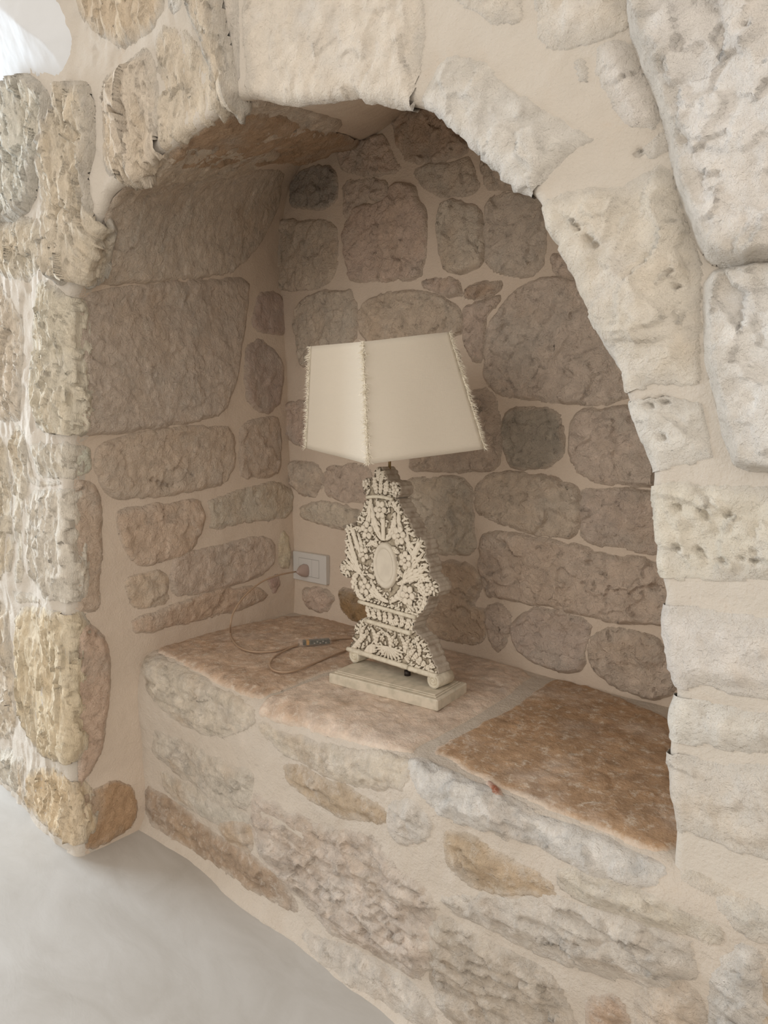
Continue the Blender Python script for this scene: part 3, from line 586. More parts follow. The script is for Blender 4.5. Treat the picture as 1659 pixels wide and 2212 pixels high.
# ------------------------------------------------------------------ table lamp
m_cream = simple('worn_cream_paint', (.70, .64, .52), .75, spec=.25, bump=.0012, bscale=90, mott=(.60, .54, .43))
m_plinth = simple('worn_cream_plinth', (.64, .57, .46), .7, spec=.3, bump=.0010, bscale=45, mott=(.52, .47, .37))
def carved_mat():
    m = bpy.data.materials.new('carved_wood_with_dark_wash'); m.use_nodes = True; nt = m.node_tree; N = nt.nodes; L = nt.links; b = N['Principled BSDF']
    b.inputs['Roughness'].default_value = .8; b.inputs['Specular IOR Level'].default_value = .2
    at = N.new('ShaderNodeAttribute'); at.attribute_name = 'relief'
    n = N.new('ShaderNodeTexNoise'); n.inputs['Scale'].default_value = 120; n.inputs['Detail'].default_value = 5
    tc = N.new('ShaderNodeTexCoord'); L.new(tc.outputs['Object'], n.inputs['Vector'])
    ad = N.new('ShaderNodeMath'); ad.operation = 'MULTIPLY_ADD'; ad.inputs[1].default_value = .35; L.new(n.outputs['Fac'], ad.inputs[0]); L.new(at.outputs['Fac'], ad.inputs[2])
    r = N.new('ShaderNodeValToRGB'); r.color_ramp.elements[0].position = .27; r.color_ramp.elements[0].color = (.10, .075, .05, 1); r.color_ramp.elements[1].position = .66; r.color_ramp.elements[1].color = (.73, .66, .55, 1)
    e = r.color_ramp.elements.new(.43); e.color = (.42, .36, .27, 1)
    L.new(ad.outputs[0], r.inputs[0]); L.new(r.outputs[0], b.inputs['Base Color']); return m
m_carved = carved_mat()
m_side = simple('greyed_wood_edge', (.46, .40, .33), .85, spec=.15, bump=.0015, bscale=50, mott=(.34, .28, .22))
pA = hit((945, 1540), 2, HB); pB = hit((710, 1478), 2, HB); pC = hit((1018, 1502), 2, HB)
ex = pA-pB; PL_ = float(np.linalg.norm(ex)); ex /= PL_; ey = np.array([-ex[1], ex[0], 0]); PW_ = .136
LO = pA-ex*PL_/2+ey*PW_/2; LZ = HB+.002
lamp = empty('table_lamp', (LO[0], LO[1], LZ), math.atan2(ex[1], ex[0]))
props(lamp, 'cream carved wooden table lamp with frayed linen shade standing on the ledge', 'lamp')
PT = .031
v1 = box(-PL_/2, PL_/2, -PW_/2, PW_/2, 0, .026, .0025); v2 = box(-PL_/2+.010, PL_/2-.010, -PW_/2+.010, PW_/2-.010, .026, .0285, .0012)
v3 = box(-PL_/2+.015, PL_/2-.015, -PW_/2+.015, PW_/2-.015, .0285, PT, .0015)
plinth = fixn(mesh_obj('plinth', *merge(v1, v2, v3), m_plinth, lamp, smooth=False))
th = math.atan2(-.040, .245); bx = np.array([math.cos(th), math.sin(th), 0]); by = np.array([-math.sin(th), math.cos(th), 0]); PM = np.array([-.0025, .002, 0])
def l2w(P): P = np.asarray(P); return np.array([LO[0], LO[1], LZ])+ex*P[0]+ey*P[1]+np.array([0, 0, 1])*P[2]
BXW = ex*bx[0]+ey*bx[1]; BYW = ex*by[0]+ey*by[1]; PMW = l2w(PM)
def bp2(p, b=0.):
    """a point of the board's front, (across, up)"""
    d = ray(*p); t = ((PMW+BYW*b-C0)@BYW)/(d@BYW); P = C0+d*t-PMW; return np.array([P@BXW, P[2]])
def bl(a, b, z): return PM+bx*a+by*b+np.array([0, 0, z])      # board (across, back, up) -> lamp space
OUT = [(815,1009),(823,1010),(830,1020),(833,1032),(841,1043),(846,1040),(855,1041),(862,1048),(864,1060),(860,1072),(850,1076),(858,1080),(862,1090),(868,1098),(872,1112),(882,1122),(886,1137),(893,1148),
 (894,1160),(903,1160),(911,1166),(917,1177),(918,1192),(916,1206),(923,1214),(926,1228),(924,1244),(932,1250),(941,1256),(947,1268),(946,1282),(938,1290),(928,1288),(921,1293),(921,1305),(914,1318),(906,1328),
 (899,1335),(893,1347),(890,1358),(897,1369),(910,1379),(920,1388),(923,1402),(930,1415),(933,1430),(941,1442),(946,1460),(850,1434),(752,1404),(754,1393),(761,1386),(758,1376),(766,1370),(763,1358),(768,1346),(778,1338),(793,1334),
 (790,1322),(787,1310),(777,1300),(768,1286),(760,1272),(757,1256),(760,1247),(748,1249),(736,1240),(731,1226),(736,1213),(748,1207),(743,1196),(746,1182),(743,1168),(747,1156),(743,1143),(748,1133),(757,1131),(766,1138),
 (768,1124),(775,1112),(782,1100),(785,1088),(792,1076),(784,1058),(780,1046),(784,1036),(793,1032),(803,1037),(806,1024),(808,1013)]
O2 = np.array([bp2(p) for p in OUT]); O2 = chaikin(O2, 1, .2)
sg2 = np.r_[0, np.cumsum(np.linalg.norm(np.diff(np.vstack([O2, O2[:1]]), axis=0), axis=1))]; npt = int(sg2[-1]/.0014)
ar = np.linspace(0, sg2[-1], npt, endpoint=False); OC = np.vstack([O2, O2[:1]])
OD = np.stack([np.interp(ar, sg2, OC[:, j]) for j in (0, 1)], -1); tg = np.roll(OD, -3, 0)-np.roll(OD, 3, 0); tg /= np.linalg.norm(tg, axis=1)[:, None]
nr2 = np.stack([tg[:, 1], -tg[:, 0]], -1); 
if ((OD+nr2*.001-OD.mean(0))**2).sum() < ((OD-OD.mean(0))**2).sum(): nr2 = -nr2
bot = (OD[:, 1] < .075); wv = np.where(bot, 0, .0034*np.abs(np.sin(math.pi*ar/.0145))-.0018); OD = OD+nr2*wv[:, None]
BT = .050
# grooved edge band of the board and its back
n_ = len(OD); prof_b = [.0035, .006, .012, .030, BT-.004, BT]; inset = [.0015, 0, 0, 0, 0, .002]; V = []; Fc = []
for b_, i_ in zip(prof_b, inset):
    for k in range(n_): q = OD[k]-nr2[k]*i_; V.append(bl(q[0], b_, q[1]))
for r_ in range(len(prof_b)-1):
    for k in range(n_): Fc.append((r_*n_+k, r_*n_+(k+1) % n_, (r_+1)*n_+(k+1) % n_, (r_+1)*n_+k))
Fc.append(tuple(range((len(prof_b)-1)*n_, len(prof_b)*n_)))
board = fixn(mesh_obj('board', V, Fc, m_side, lamp, smooth=False))
# carved relief: leaves, stems, beads drawn into a height field
RS = .0010
lo = OD.min(0)-.002; hi = OD.max(0)+.002; gu = np.arange(lo[0], hi[0], RS); gv = np.arange(lo[1], hi[1], RS)
GU, GV = np.meshgrid(gu, gv, indexing='ij'); Hh = np.zeros_like(GU)
def stamp(fn2, a, b, m):
    global Hh
    i0, i1 = np.searchsorted(gu, min(a[0], b[0])-m), np.searchsorted(gu, max(a[0], b[0])+m); j0, j1 = np.searchsorted(gv, min(a[1], b[1])-m), np.searchsorted(gv, max(a[1], b[1])+m)
    if i1 <= i0 or j1 <= j0: return
    h = fn2(GU[i0:i1, j0:j1], GV[i0:i1, j0:j1]); Hh[i0:i1, j0:j1] = np.maximum(Hh[i0:i1, j0:j1], h)
def leaf(p, q, wpx, bend=0., hmax=.0075, lobes=5, px=True):
    a = bp2(p) if px else np.array(p); b = bp2(q) if px else np.array(q); W = wpx*.00140 if px else wpx
    d = b-a; Ln = np.linalg.norm(d); d /= Ln; nn = np.array([-d[1], d[0]])
    def f(X, Y):
        u = ((X-a[0])*d[0]+(Y-a[1])*d[1])/Ln; v = (X-a[0])*nn[0]+(Y-a[1])*nn[1]-bend*Ln*np.sin(np.clip(u, 0, 1)*math.pi)
        uc = np.clip(u, .001, .999); wd = W*.5*np.sin(math.pi*uc**.8)**.7; s = uc*lobes-np.abs(v)/(W*.5+1e-9)*.55; fr = s-np.floor(s)
        wd = wd*(1-.32*fr); r = np.abs(v)/(wd+1e-6); h = hmax*np.sqrt(np.clip(1-r*r, 0, 1))*(.72+.28*np.sin(math.pi*fr))
        h = h-.0022*np.exp(-(v/(W*.06))**2)*(uc < .85); h = h*(.75+.25*uc)
        return np.where((u > 0) & (u < 1) & (r < 1), h, 0)
    stamp(f, a, b, W+abs(bend)*Ln)
def stem(p, q, wpx, hmax=.007, bend=0.):
    a, b = bp2(p), bp2(q); W = wpx*.00140*.5; d = b-a; Ln = np.linalg.norm(d); d /= Ln; nn = np.array([-d[1], d[0]])
    def f(X, Y):
        u = ((X-a[0])*d[0]+(Y-a[1])*d[1])/Ln; v = (X-a[0])*nn[0]+(Y-a[1])*nn[1]-bend*Ln*np.sin(np.clip(u, 0, 1)*math.pi)
        h = hmax*np.sqrt(np.clip(1-(v/W)**2, 0, 1))-.002*np.exp(-(v/(W*.25))**2); return np.where((u > 0) & (u < 1), h, 0)
    stamp(f, a, b, W+abs(bend)*Ln)
def bead(c, r, hmax=.006, px=True):
    c = bp2(c) if px else np.array(c)
    stamp(lambda X, Y: hmax*np.sqrt(np.clip(1-((X-c[0])**2+(Y-c[1])**2)/r**2, 0, 1)), c, c, r)
# rim of leaves round the whole outline
for k in range(0, n_, 11):
    q = OD[k]
    if q[1] < .09: continue
    t_ = tg[k]*(1 if k < n_/2 else -1); inn = -nr2[k]
    a = q+inn*.020-t_*.004; leaf(a, q+inn*.0005+t_*.004, .0085, hmax=.0058, lobes=3, px=False)
for p, q, w_, b_ in [((824,1168),(803,1088),17,.12),((832,1168),(852,1106),17,-.12),((772,1150),(797,1082),14,-.18),((897,1190),(861,1086),14,.2),((905,1215),(880,1140),12,.2),
    ((776,1236),(748,1136),10,.03),((778,1238),(746,1168),12,.0),((779,1240),(744,1188),12,0),((778,1242),(743,1206),10,0),((770,1190),(762,1140),9,0),((785,1200),(772,1150),10,0),
    ((868,1250),(911,1170),10,0),((868,1252),(917,1190),13,0),((868,1256),(924,1222),18,0),((865,1258),(926,1240),14,0),((838,1302),(776,1234),16,.12),((842,1302),(872,1254),14,-.1),
    ((834,1300),(800,1250),12,.15),((845,1300),(868,1262),12,-.15),((772,1240),(762,1284),16,-.22),((766,1262),(790,1298),14,-.2),((893,1262),(918,1296),17,.25),((916,1285),(900,1326),16,.2),((858,1292),(895,1322),13,.1),
    ((812,1286),(786,1298),12,-.1),((808,1250),(792,1240),10,0),((856,1262),(880,1256),10,0),((760,1245),(775,1238),9,0),((815,1180),(800,1172),12,0),((808,1170),(790,1180),12,0),((845,1186),(862,1196),12,0),((850,1230),(868,1240),12,0),
    ((812,1068),(806,1028),14,0),((820,1068),(822,1030),12,0),((829,1070),(836,1036),14,0),((816,1040),(814,1012),11,0),((822,1040),(828,1016),10,0),((800,1075),(790,1110),12,.1),((846,1080),(866,1112),12,-.1),((806,1120),(800,1160),12,0),((846,1125),(852,1165),12,0),
    ((760,1230),(742,1222),12,0),((752,1236),(740,1238),10,0),((900,1262),(930,1258),12,.2),((900,1266),(930,1284),12,-.2)]:
    leaf(p, q, w_, b_)
stem((827,1168), (826,1116), 9); stem((758,1142), (778,1196), 8); stem((905,1172), (884,1208), 8)
# neck
for i in range(9):
    t = i/8; p0 = np.array([798+t*88, 1335+t*28]); p1 = np.array([792+t*100, 1306+t*28+(5 if i % 2 else 0)]); leaf(tuple(p0), tuple(p1), 13, (.5-t)*.3, lobes=3)
# skirt: zigzag leaves, shell and falling leaves
for i, (x, y) in enumerate([(794,1368),(827,1379),(858,1388),(890,1397)]):
    leaf((x-16, y+16), (x-4, y-17), 11, .15); leaf((x+14, y+22), (x+6, y-14), 11, -.15)
for i in range(11):
    an = math.radians(-170+i*16); leaf((838,1398), (838+34*math.cos(an)*1.0, 1398-30*math.sin(an)+ (math.cos(an))*8), 5.2, 0, hmax=.0075, lobes=1)
for i in range(6):
    t = i/5; leaf((892+t*40, 1402+t*46), (878+t*52, 1420+t*38-4), 12, .1, lobes=3); leaf((790-t*20, 1372+t*22), (775-t*18, 1380+t*22), 11, 0, lobes=2); leaf((790-t*6, 1400+t*8), (810+t*2, 1394+t*14), 10, 0, lobes=3)
for i in range(7):
    t = i/6; leaf((770+t*160, 1398+t*48), (782+t*150, 1386+t*46), 11, .2, lobes=2)
for i in range(16):
    t = i/15; bead((786+t*112, 1295+t*33), .0032)
rs = np.random.default_rng(3)
for _ in range(1500):
    c = rs.uniform(lo, hi); 
    i, j = min(int((c[0]-lo[0])/RS), len(gu)-1), min(int((c[1]-lo[1])/RS), len(gv)-1)
    if Hh[i, j] < .0012:
        an = rs.uniform(0, 6.28); leaf(c, c+np.array([math.cos(an), math.sin(an)])*rs.uniform(.009, .016), rs.uniform(.005, .0085), hmax=.0055, lobes=2, px=False)
ca, cb = bp2((880, 1392)), bp2((885, 1450))
cd = np.abs((GU-ca[0])-(GV-ca[1])*(cb[0]-ca[0])/(cb[1]-ca[1])+.0008*np.sin(GV*700)); Hh = np.where((cd < .0011) & (GV < ca[1]) & (GV > cb[1]-.01), -.003, Hh)
uu, vv = GU.ravel(), GV.ravel(); ins = inside(uu, vv, OD); Hf = Hh.ravel()
dmin = np.full(len(uu), 9.)
for a, b in zip(OD, np.roll(OD, -1, 0)):
    m_ = (np.abs(uu-a[0]) < .006) & (np.abs(vv-a[1]) < .006)
    dmin[m_] = np.minimum(dmin[m_], np.hypot(uu[m_]-a[0], vv[m_]-a[1]))
Pb = PM[None]+bx[None]*uu[:, None]+by[None]*(.0045-Hf+.003*np.clip(1-dmin/.003, 0, 1)**2)[:, None]+np.array([0, 0, 1.])[None]*vv[:, None]
I = np.arange(len(uu)).reshape(GU.shape); Fq = np.stack([I[:-1, :-1], I[1:, :-1], I[1:, 1:], I[:-1, 1:]], -1).reshape(-1, 4); Fq = Fq[ins[Fq].all(1)]
used = np.unique(Fq); re_ = np.full(len(uu), -1); re_[used] = np.arange(len(used)); 
def blur(A, r):
    for ax in (0, 1):
        pad = [(0, 0), (0, 0)]; pad[ax] = (r+1, r); C_ = np.cumsum(np.pad(A, pad, mode='edge'), axis=ax); n__ = A.shape[ax]
        A = (np.take(C_, range(2*r+1, 2*r+1+n__), ax)-np.take(C_, range(0, n__), ax))/(2*r+1)
    return A
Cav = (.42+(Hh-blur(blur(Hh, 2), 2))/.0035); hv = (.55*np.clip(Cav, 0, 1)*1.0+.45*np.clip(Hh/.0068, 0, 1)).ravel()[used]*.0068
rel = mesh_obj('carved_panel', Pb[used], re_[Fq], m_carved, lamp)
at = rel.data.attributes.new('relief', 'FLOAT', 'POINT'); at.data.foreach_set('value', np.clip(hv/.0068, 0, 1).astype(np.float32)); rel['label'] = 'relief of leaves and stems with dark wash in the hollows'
def add_relief(o, val=.75):
    a = o.data.attributes.new('relief', 'FLOAT', 'POINT'); a.data.foreach_set('value', np.full(len(o.data.vertices), val, np.float32)); return o
def flower(c, r, petals=6, squash=1.0, name='flower', off=.0, z=.006):
    c2 = bp2(c); V = []; Fc = []
    def dome(cx, cz, rx, rz, an, h0, hh, n=10, m=4, cup=0.):
        b0 = len(V)
        for i in range(m+1):
            t = i/m*math.pi/2
            for j in range(n):
                p = 2*math.pi*j/n; x = rx*math.sin(t)*math.cos(p); y = rz*math.sin(t)*math.sin(p)
                X = cx+x*math.cos(an)-y*math.sin(an); Z = cz+x*math.sin(an)+y*math.cos(an); hgt = h0+hh*math.cos(t)-cup*math.cos(t)**3
                V.append(bl(X, .003-hgt, Z))
        for i in range(m):
            for j in range(n): Fc.append((b0+i*n+j, b0+i*n+(j+1) % n, b0+(i+1)*n+(j+1) % n, b0+(i+1)*n+j))
    for k in range(petals):
        a = 2*math.pi*k/petals+off; dome(c2[0]+r*.60*math.cos(a), c2[1]+r*.60*squash*math.sin(a), r*.40, r*.36, a, z-.002, .0045, cup=.0022)
    dome(c2[0], c2[1], r*.27, r*.27, 0, z, .0055, 8)
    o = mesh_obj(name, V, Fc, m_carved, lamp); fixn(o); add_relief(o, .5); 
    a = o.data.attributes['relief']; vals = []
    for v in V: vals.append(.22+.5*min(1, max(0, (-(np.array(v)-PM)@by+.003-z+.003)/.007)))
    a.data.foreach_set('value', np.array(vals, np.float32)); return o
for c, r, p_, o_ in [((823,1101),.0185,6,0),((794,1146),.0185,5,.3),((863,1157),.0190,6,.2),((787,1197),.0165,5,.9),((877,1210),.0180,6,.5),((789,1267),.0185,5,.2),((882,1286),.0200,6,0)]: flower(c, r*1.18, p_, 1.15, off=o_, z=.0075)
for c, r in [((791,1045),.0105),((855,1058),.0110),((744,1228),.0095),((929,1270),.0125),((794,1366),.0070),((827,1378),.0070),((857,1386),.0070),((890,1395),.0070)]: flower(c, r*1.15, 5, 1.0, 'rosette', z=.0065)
# oval medallion: dished disc in a raised ring
mc = bp2((833, 1222)); mr = (.038, .056); V = []; Fc = []; NM = 48
rings = [(1.0, 0), (.99, .007), (.92, .0105), (.84, .0105), (.76, .0085), (.73, .006), (.70, .0075), (.66, .0078), (.45, .0068), (.2, .0062), (.02, .006)]
for s_, h_ in rings:
    for j in range(NM):
        a = 2*math.pi*j/NM; x, z_ = mr[0]*s_*math.cos(a), mr[1]*s_*math.sin(a); V.append(bl(mc[0]+x-z_*.03, .003-h_, mc[1]+z_))
for i in range(len(rings)-1):
    for j in range(NM): Fc.append((i*NM+j, i*NM+(j+1) % NM, (i+1)*NM+(j+1) % NM, (i+1)*NM+j))
Fc.append(tuple(range((len(rings)-1)*NM, len(rings)*NM)))
med = fixn(mesh_obj('medallion', V, Fc, simple('rubbed_cream_paint', (.66, .60, .50), .7, spec=.25, bump=.0006, bscale=30, mott=(.60, .54, .45)), lamp)); med['label'] = 'plain oval medallion in a raised ring'
def moulding(p, q, r, arch=0.):
    a, b = bp2(p), bp2(q); P = [bl(a[0]+(b[0]-a[0])*t, -.003, a[1]+(b[1]-a[1])*t+arch*math.sin(math.pi*t)) for t in np.linspace(0, 1, 14)]
    rr = [r*(1+.06*math.sin(9*t)) for t in range(14)]; o = mesh_obj('moulding', *tube(P, np.array(rr), 12), m_cream, lamp); fixn(o); return o
moulding((794,1074), (850,1079), .0042, .004); moulding((777,1299), (899,1334), .0048); moulding((792,1340), (889,1368), .0055)
moulding((753,1401), (882.5,1441), .0062); moulding((885.5,1443), (946,1461), .0062)
for p in ((768,1421), (939,1477)):
    c = bp2(p); cz = PT+.0172; V = []; Fc = []; R = .0172
    # scroll: cylinder with a spiral groove carved in its end
    nr_, na = 16, 40
    for i in range(nr_+1):
        r = R*(1-i/nr_)
        for j in range(na):
            a = 2*math.pi*j/na; ph = r/R*2.6*2*math.pi-a; h = .0025*math.sin(ph) if .12 < r/R < .95 else (.003 if r/R <= .12 else 0)
            V.append(bl(c[0]+r*math.cos(a), -.006-h, cz+r*math.sin(a)))
    for i in range(nr_):
        for j in range(na): Fc.append((i*na+j, (i+1)*na+j, (i+1)*na+(j+1) % na, i*na+(j+1) % na))
    b0 = len(V)
    for b_ in (.0, .02, BT):
        for j in range(na): a = 2*math.pi*j/na; V.append(bl(c[0]+R*math.cos(a), b_, cz+R*math.sin(a)))
    for j in range(na):
        Fc.append((j, (j+1) % na, b0+(j+1) % na, b0+j)); 
        for k in range(2): Fc.append((b0+k*na+j, b0+k*na+(j+1) % na, b0+(k+1)*na+(j+1) % na, b0+(k+1)*na+j))
    Fc.append(tuple(b0+2*na+j for j in range(na)))
    o = fixn(mesh_obj('scroll_foot', V, Fc, m_cream, lamp))
    # collar that joins the scroll with the board above
    cc = bl(c[0]*.93, .022, .062)
# fittings
m_dark = simple('dark_metal', (.05, .04, .035), .45, metal=.6, bscale=40); m_brass = simple('aged_brass', (.35, .25, .12), .4, metal=.9, bscale=60)
gl = bp2((868, 1450)); mesh_obj('cable_gland', *tube([bl(gl[0], .02, PT-.001), bl(gl[0], .02, PT+.012)], .008, 16), m_dark, lamp)
mesh_obj('support_post', *tube([bl(gl[0], .02, PT), bl(gl[0], .02, .07)], .004, 12), m_dark, lamp)
# ------------------------------------------------------------------ lampshade: two faces and the front corner are seen, the rest follows by symmetry
q = SHADE = np.array([.134, .203, .745, .241, -1.045, 1.179, 1.095, 1.160, .075, -.135, .740])
def rot(rz, rx, ry):
    cz, sz = math.cos(rz), math.sin(rz); cx, sx = math.cos(rx), math.sin(rx); cy, sy = math.cos(ry), math.sin(ry)
    return np.array([[cz, -sz, 0], [sz, cz, 0], [0, 0, 1]])@np.array([[1, 0, 0], [0, cx, -sx], [0, sx, cx]])@np.array([[cy, 0, sy], [0, 1, 0], [-sy, 0, cy]])
RS3 = rot(q[7], q[8], q[9]); a_, b_, k_, h_ = q[:4]; kk = q[10]
Lc = np.array([(-a_, b_, 0), (-a_, -b_, 0), (a_, -b_, 0), (a_, b_, 0), (-a_*k_, b_*kk, h_), (-a_*k_, -b_*kk, h_), (a_*k_, -b_*kk, h_), (a_*k_, b_*kk, h_)])
Wc = Lc@RS3.T+q[4:7]
for i, p in {0: (661, 968), 1: (795, 1003), 2: (1047, 970), 4: (671, 748), 5: (783, 738), 6: (970, 717)}.items():   # measured corners
    d = ray(*p); t = ((Wc[i]-C0)@fw_)/(d@fw_); Wc[i] = C0+d*t
ca_, sa_ = ex[0], ex[1]
def w2l(P): D = np.asarray(P)-np.array([LO[0], LO[1], LZ]); return np.stack([D@ex, D@ey, D[..., 2]], -1)
Wl = w2l(Wc); cenb, cent = Wl[:4].mean(0), Wl[4:].mean(0)
def linen():
    m = bpy.data.materials.new('undyed_linen'); m.use_nodes = True; nt = m.node_tree; N = nt.nodes; L = nt.links; b = N['Principled BSDF']
    b.inputs['Base Color'].default_value = (.83, .76, .645, 1); b.inputs['Roughness'].default_value = .95; b.inputs['Specular IOR Level'].default_value = .05
    tr = N.new('ShaderNodeBsdfTranslucent'); tr.inputs[0].default_value = (.80, .70, .55, 1); mx = N.new('ShaderNodeMixShader'); mx.inputs[0].default_value = .22
    tc = N.new('ShaderNodeTexCoord'); hs = []
    for sc in ((1, 1, 14), (14, 14, 1)):
        mp = N.new('ShaderNodeMapping'); mp.inputs['Scale'].default_value = sc; L.new(tc.outputs['Object'], mp.inputs['Vector'])
        n = N.new('ShaderNodeTexNoise'); n.inputs['Scale'].default_value = 60; n.inputs['Detail'].default_value = 3; L.new(mp.outputs[0], n.inputs['Vector']); hs.append(n.outputs['Fac'])
    ad = N.new('ShaderNodeMath'); ad.operation = 'ADD'; L.new(hs[0], ad.inputs[0]); L.new(hs[1], ad.inputs[1])
    bp = N.new('ShaderNodeBump'); bp.inputs['Distance'].default_value = .0008; bp.inputs['Strength'].default_value = .5; L.new(ad.outputs[0], bp.inputs['Height'])
    L.new(bp.outputs[0], b.inputs['Normal']); L.new(bp.outputs[0], tr.inputs['Normal']); L.new(b.outputs[0], mx.inputs[1]); L.new(tr.outputs[0], mx.inputs[2]); L.new(mx.outputs[0], N['Material Output'].inputs[0]); return m
m_linen = linen()
shade = empty('lampshade', tuple((cenb+cent)/2)); shade.parent = lamp; SL = (cenb+cent)/2
for s_ in range(4):
    i, j = s_, (s_+1) % 4; A_, B_, C_, D_ = Wl[i], Wl[j], Wl[4+j], Wl[4+i]; n3 = np.cross(B_-A_, D_-A_); n3 /= np.linalg.norm(n3)
    if n3@((A_+C_)/2-(cenb+cent)/2) < 0: n3 = -n3
    V = []; nu_, nv_ = 24, 18
    for lay in (0, 1):
        for iu in range(nu_+1):
            for iv in range(nv_+1):
                u, v = iu/nu_, iv/nv_; P_ = (A_*(1-u)+B_*u)*(1-v)+(D_*(1-u)+C_*u)*v
                wob = .0025*math.sin(u*math.pi)*math.sin(3*v+s_)*math.sin(u*5+s_)+.0015*math.sin(7*u)*(1-v)**3
                V.append(P_+n3*(wob-.0014*lay)-SL)
    def id_(l, a, b): return l*(nu_+1)*(nv_+1)+a*(nv_+1)+b
    Fc = [(id_(l, a, b), id_(l, a+1, b), id_(l, a+1, b+1), id_(l, a, b+1)) for l in (0, 1) for a in range(nu_) for b in range(nv_)]
    for a in range(nu_):
        for b in (0, nv_): Fc.append((id_(0, a, b), id_(0, a+1, b), id_(1, a+1, b), id_(1, a, b)))
    for b in range(nv_):
        for a in (0, nu_): Fc.append((id_(0, a, b), id_(0, a, b+1), id_(1, a, b+1), id_(1, a, b)))
    fixn(mesh_obj('linen_panel', V, Fc, m_linen, shade))
# frayed seams: loose threads along the four corners
m_thread = simple('frayed_thread', (.84, .78, .66), .95, spec=.05, bscale=50)
for s_ in range(4):
    A_, D_ = Wl[s_], Wl[4+s_]; out = (A_+D_)/2-(cenb+cent)/2; out[2] = 0; out /= np.linalg.norm(out); ax = (D_-A_)/np.linalg.norm(D_-A_)
    side = np.cross(ax, out); V = []; Fc = []
    for k in range(620):
        t = rs.uniform(0, 1); P_ = A_*(1-t)+D_*t+side*rs.normal(0, .0022)+out*rs.uniform(-.001, .0015); an = rs.normal(0, .9); Ln = abs(rs.normal(.0085, .004))+.002
        dr = out*math.cos(an)+side*math.sin(an)+ax*rs.normal(-.15, .45); dr /= np.linalg.norm(dr); w_ = .0006
        cur = np.array([0, 0, -1.])*rs.uniform(0, .35)+ax*rs.normal(0, .2); p1 = P_+dr*Ln*.5; p2 = P_+dr*Ln*.9+cur*Ln*.5; c1 = np.cross(dr, ax); c1 /= np.linalg.norm(c1)+1e-9; c2 = np.cross(dr, c1)
        b0 = len(V)
        for pp, sc in ((P_, 1), (p1, .8)):
            for e_ in (0, 1, 2): a = e_*2.094; V.append(pp+(c1*math.cos(a)+c2*math.sin(a))*w_*sc-SL)
        V.append(p2-SL)
        for e_ in range(3): f_ = (e_+1) % 3; Fc.append((b0+e_, b0+f_, b0+3+f_)); Fc.append((b0+e_, b0+3+f_, b0+3+e_)); Fc.append((b0+3+e_, b0+3+f_, b0+6))
    o = mesh_obj('fringe', V, Fc, m_thread, shade, smooth=False); o['label'] = 'frayed thread fringe along the seam'
    Vs, Fs_ = tube([A_*(1-t)+D_*t-SL+out*.0006+side*.0008*math.sin(40*t) for t in np.linspace(0, 1, 24)], .0014, 6); mesh_obj('seam_cord', Vs, Fs_, m_thread, shade)
top2 = bp2((819, 1016)); rodb = bl(top2[0]+.006, .030, top2[1]-.03)
topc = cenb+(cent-cenb)*.30
mesh_obj('rod', *tube([rodb, bl(top2[0]+.006, .030, top2[1]+.02), topc], .0035, 12), m_brass, lamp)
mesh_obj('lamp_holder', *tube([topc-[0, 0, .03], topc-[0, 0, .028], topc+[0, 0, .02], topc+[0, 0, .022]], np.array([.008, .014, .014, .010]), 20), m_dark, lamp)
bpts = [(0, .012), (.012, .013), (.03, .022), (.048, .029), (.066, .027), (.080, .016), (.086, .003)]
mesh_obj('bulb', *tube([topc+[0, 0, .02+z_] for z_, _ in bpts], np.array([r for _, r in bpts]), 20), simple('frosted_bulb', (.85, .84, .80), .35, bscale=20), lamp)
tcn = cent; V, Fc = merge(*[tube([topc+[0, 0, .02], tcn*.9+topc*.1-[0, 0, .01], (Wl[4+i]+Wl[4+(i+1) % 4])/2-[0, 0, .002]], .0015, 6) for i in range(4)])
mesh_obj('shade_carrier', V, Fc, m_brass, lamp)
# ------------------------------------------------------------------ wall socket
m_plate = simple('white_plastic', (.62, .60, .57), .35, spec=.5, bscale=10); m_gap = simple('shadow_gap_grey', (.25, .24, .22), .6, bscale=10)
YP = YB-.012; c = [hit(p, 1, YP) for p in ((633, 1189), (704, 1202), (705, 1264), (634, 1251))]
x0, x1 = (c[0][0]+c[3][0])/2, (c[1][0]+c[2][0])/2; z0, z1 = (c[3][2]+c[2][2])/2, (c[0][2]+c[1][2])/2
sx, sz = (x0+x1)/2, (z0+z1)/2; WW, HH = (x1-x0), (z1-z0)
sock = empty('wall_socket', (sx, YB, sz)); props(sock, 'white rectangular power socket plate low on the back wall behind the lamp', 'socket')
fixn(mesh_obj('cover_plate', *box(-WW/2, WW/2, -.014, .006, -HH/2, HH/2, .0025), m_plate, sock, smooth=False))
iw, ih = WW*.30, HH*.30
V, Fc = merge(box(-iw-.0009, iw+.0009, -.0144, -.013, ih, ih+.0010), box(-iw-.0009, iw+.0009, -.0144, -.013, -ih-.0010, -ih), box(iw, iw+.0009, -.0144, -.013, -ih, ih), box(-iw-.0009, -iw, -.0144, -.013, -ih, ih), box(iw*.28, iw*.28+.0008, -.0144, -.013, -ih, ih))
mesh_obj('joint_line', V, Fc, m_gap, sock, smooth=False)
fixn(mesh_obj('socket_module', *box(-iw, iw*.28, -.0152, -.013, -ih, ih, .0006), m_plate, sock, smooth=False)); fixn(mesh_obj('blank_module', *box(iw*.28+.001, iw, -.0152, -.013, -ih, ih, .0006), m_plate, sock, smooth=False))
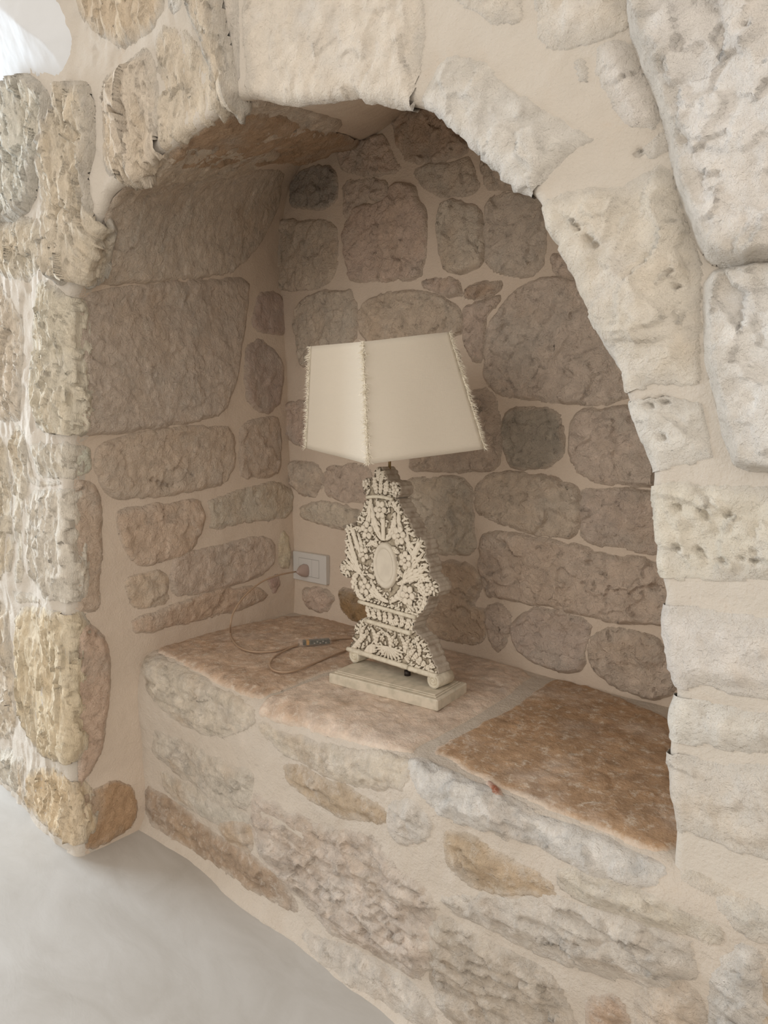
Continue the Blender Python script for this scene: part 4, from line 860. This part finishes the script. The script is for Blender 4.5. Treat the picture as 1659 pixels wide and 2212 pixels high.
# ------------------------------------------------------------------ power cord with plug and inline switch
m_cable = simple('clear_brown_cable', (.40, .28, .19), .35, spec=.5, bscale=30)
def clear(name, col, alpha):
    m = simple(name, col, .18, spec=.6, bscale=20); m.node_tree.nodes['Principled BSDF'].inputs['Alpha'].default_value = alpha; return m
m_clear = clear('clear_plastic_housing', (.75, .66, .58), .16); m_plug = clear('clear_pink_plug_plastic', (.50, .38, .33), .85)
ZC = HB+.0075
def led(p, z=ZC): return hit(p, 2, z)
pe = hit((641, 1236), 1, YP-.045); ph = hit((660, 1232), 1, YP-.003)
air = [((638, 1235), YP-.048), ((600, 1243), YP-.13), ((562, 1259), YP-.20), ((527, 1289), YP-.27), ((505, 1322), YP-.315), ((498, 1348), YP-.335)]
ctc = led((498, 1369), ZC)
pts = [hit(p, 1, y) for p, y in air]+[ctc, led((503, 1383)), led((518, 1399)), led((548, 1408)), led((590, 1407)), led((620, 1400)), led((646, 1391), ZC+.003)]
SW0, SW1 = led((644, 1391), ZC+.004), led((716, 1386), ZC+.004)
cord = empty('power_cord', tuple(ctc)); props(cord, 'thin translucent brown lamp cable looping from the wall plug across the ledge', 'cable')
def rl(P): return np.asarray(P)-ctc
mesh_obj('cable', *tube(rl(catmull(pts, 8)), .0027, 10), m_cable, cord)
lp = [led(p) for p in ((646, 1394), (620, 1403), (595, 1417), (583, 1434), (590, 1447), (612, 1452), (640, 1448), (680, 1432), (720, 1415), (756, 1402))]; lp[0][2] += .004
mesh_obj('cable', *tube(rl(catmull(lp, 8)), .0026, 10), m_cable, cord)
lp3 = [led(p) for p in ((714, 1386), (730, 1381), (748, 1379), (790, 1377), (830, 1382))]; lp3[0][2] += .004
mesh_obj('cable', *tube(rl(catmull(lp3, 8)), .0022, 10), m_cable, cord)
# plug: flattened body widening to the socket
V = []; Fc = []; nn_ = 14; axd = (ph-pe)/np.linalg.norm(ph-pe); s1 = np.cross(axd, [0, 0, 1.]); s1 /= np.linalg.norm(s1); s2 = np.cross(s1, axd)
prf = [(0, .004, .004), (.10, .006, .006), (.35, .012, .013), (.65, .017, .020), (.92, .019, .022), (1.0, .0185, .0215)]; Lp = np.linalg.norm(ph-pe)
for t, ra, rb in prf:
    for j in range(nn_):
        a = 2*math.pi*j/nn_; ca2 = math.copysign(abs(math.cos(a))**.7, math.cos(a)); sa2 = math.copysign(abs(math.sin(a))**.7, math.sin(a)); V.append(rl(pe+axd*Lp*t+s1*ra*ca2+s2*rb*sa2))
for i in range(len(prf)-1):
    for j in range(nn_): Fc.append((i*nn_+j, i*nn_+(j+1) % nn_, (i+1)*nn_+(j+1) % nn_, (i+1)*nn_+j))
Fc += [tuple(range(nn_)), tuple(range((len(prf)-1)*nn_, len(prf)*nn_))]
plug = fixn(mesh_obj('plug', V, Fc, m_plug, cord)); plug['label'] = 'clear pinkish plug in the socket'
def obox(c, e1, e2, e3, l1, l2, l3, bev):
    V, Fc = box(-l1/2, l1/2, -l2/2, l2/2, -l3/2, l3/2, bev); return [c+e1*v[0]+e2*v[1]+e3*v[2] for v in V], Fc
e1 = SW1-SW0; e1[2] = 0; SLn = np.linalg.norm(e1); e1 /= SLn; e3 = np.array([0, 0, 1.]); e2 = np.cross(e3, e1); sc_ = rl((SW0+SW1)/2+[0, 0, .003])
hs = fixn(mesh_obj('inline_switch', *obox(sc_, e1, e2, e3, SLn, .024, .020, .004), m_clear, cord, smooth=False)); hs['label'] = 'clear inline dimmer box with a dark circuit board inside'
V, Fc = obox(sc_+e1*.004, e1, e2, e3, SLn*.80, .017, .012, .001); fixn(mesh_obj('circuit_board', V, Fc, simple('dark_green_board', (.015, .03, .025), .3, bscale=200, mott=(.10, .12, .10)), hs, smooth=False))
fixn(mesh_obj('amber_component', *obox(sc_-e1*SLn*.22, e1, e2, e3, .010, .0175, .0125, .001), simple('amber_plastic', (.50, .26, .05), .4, bscale=20), hs, smooth=False))
for k in range(5): mesh_obj('component', *obox(sc_+e1*(SLn*(-.02+.085*k))-e2*.0085+e3*(.002 if k % 2 else -.002), e1, e2, e3, .004, .002, .004, .0005), simple('solder_grey', (.5, .5, .48), .3, metal=.7, bscale=20) if k == 0 else bpy.data.materials['solder_grey'], hs, smooth=False)
mesh_obj('slider', *obox(sc_+e3*.011+e1*.003, e1, e2, e3, .008, .008, .004, .001), m_clear, hs, smooth=False)

#END
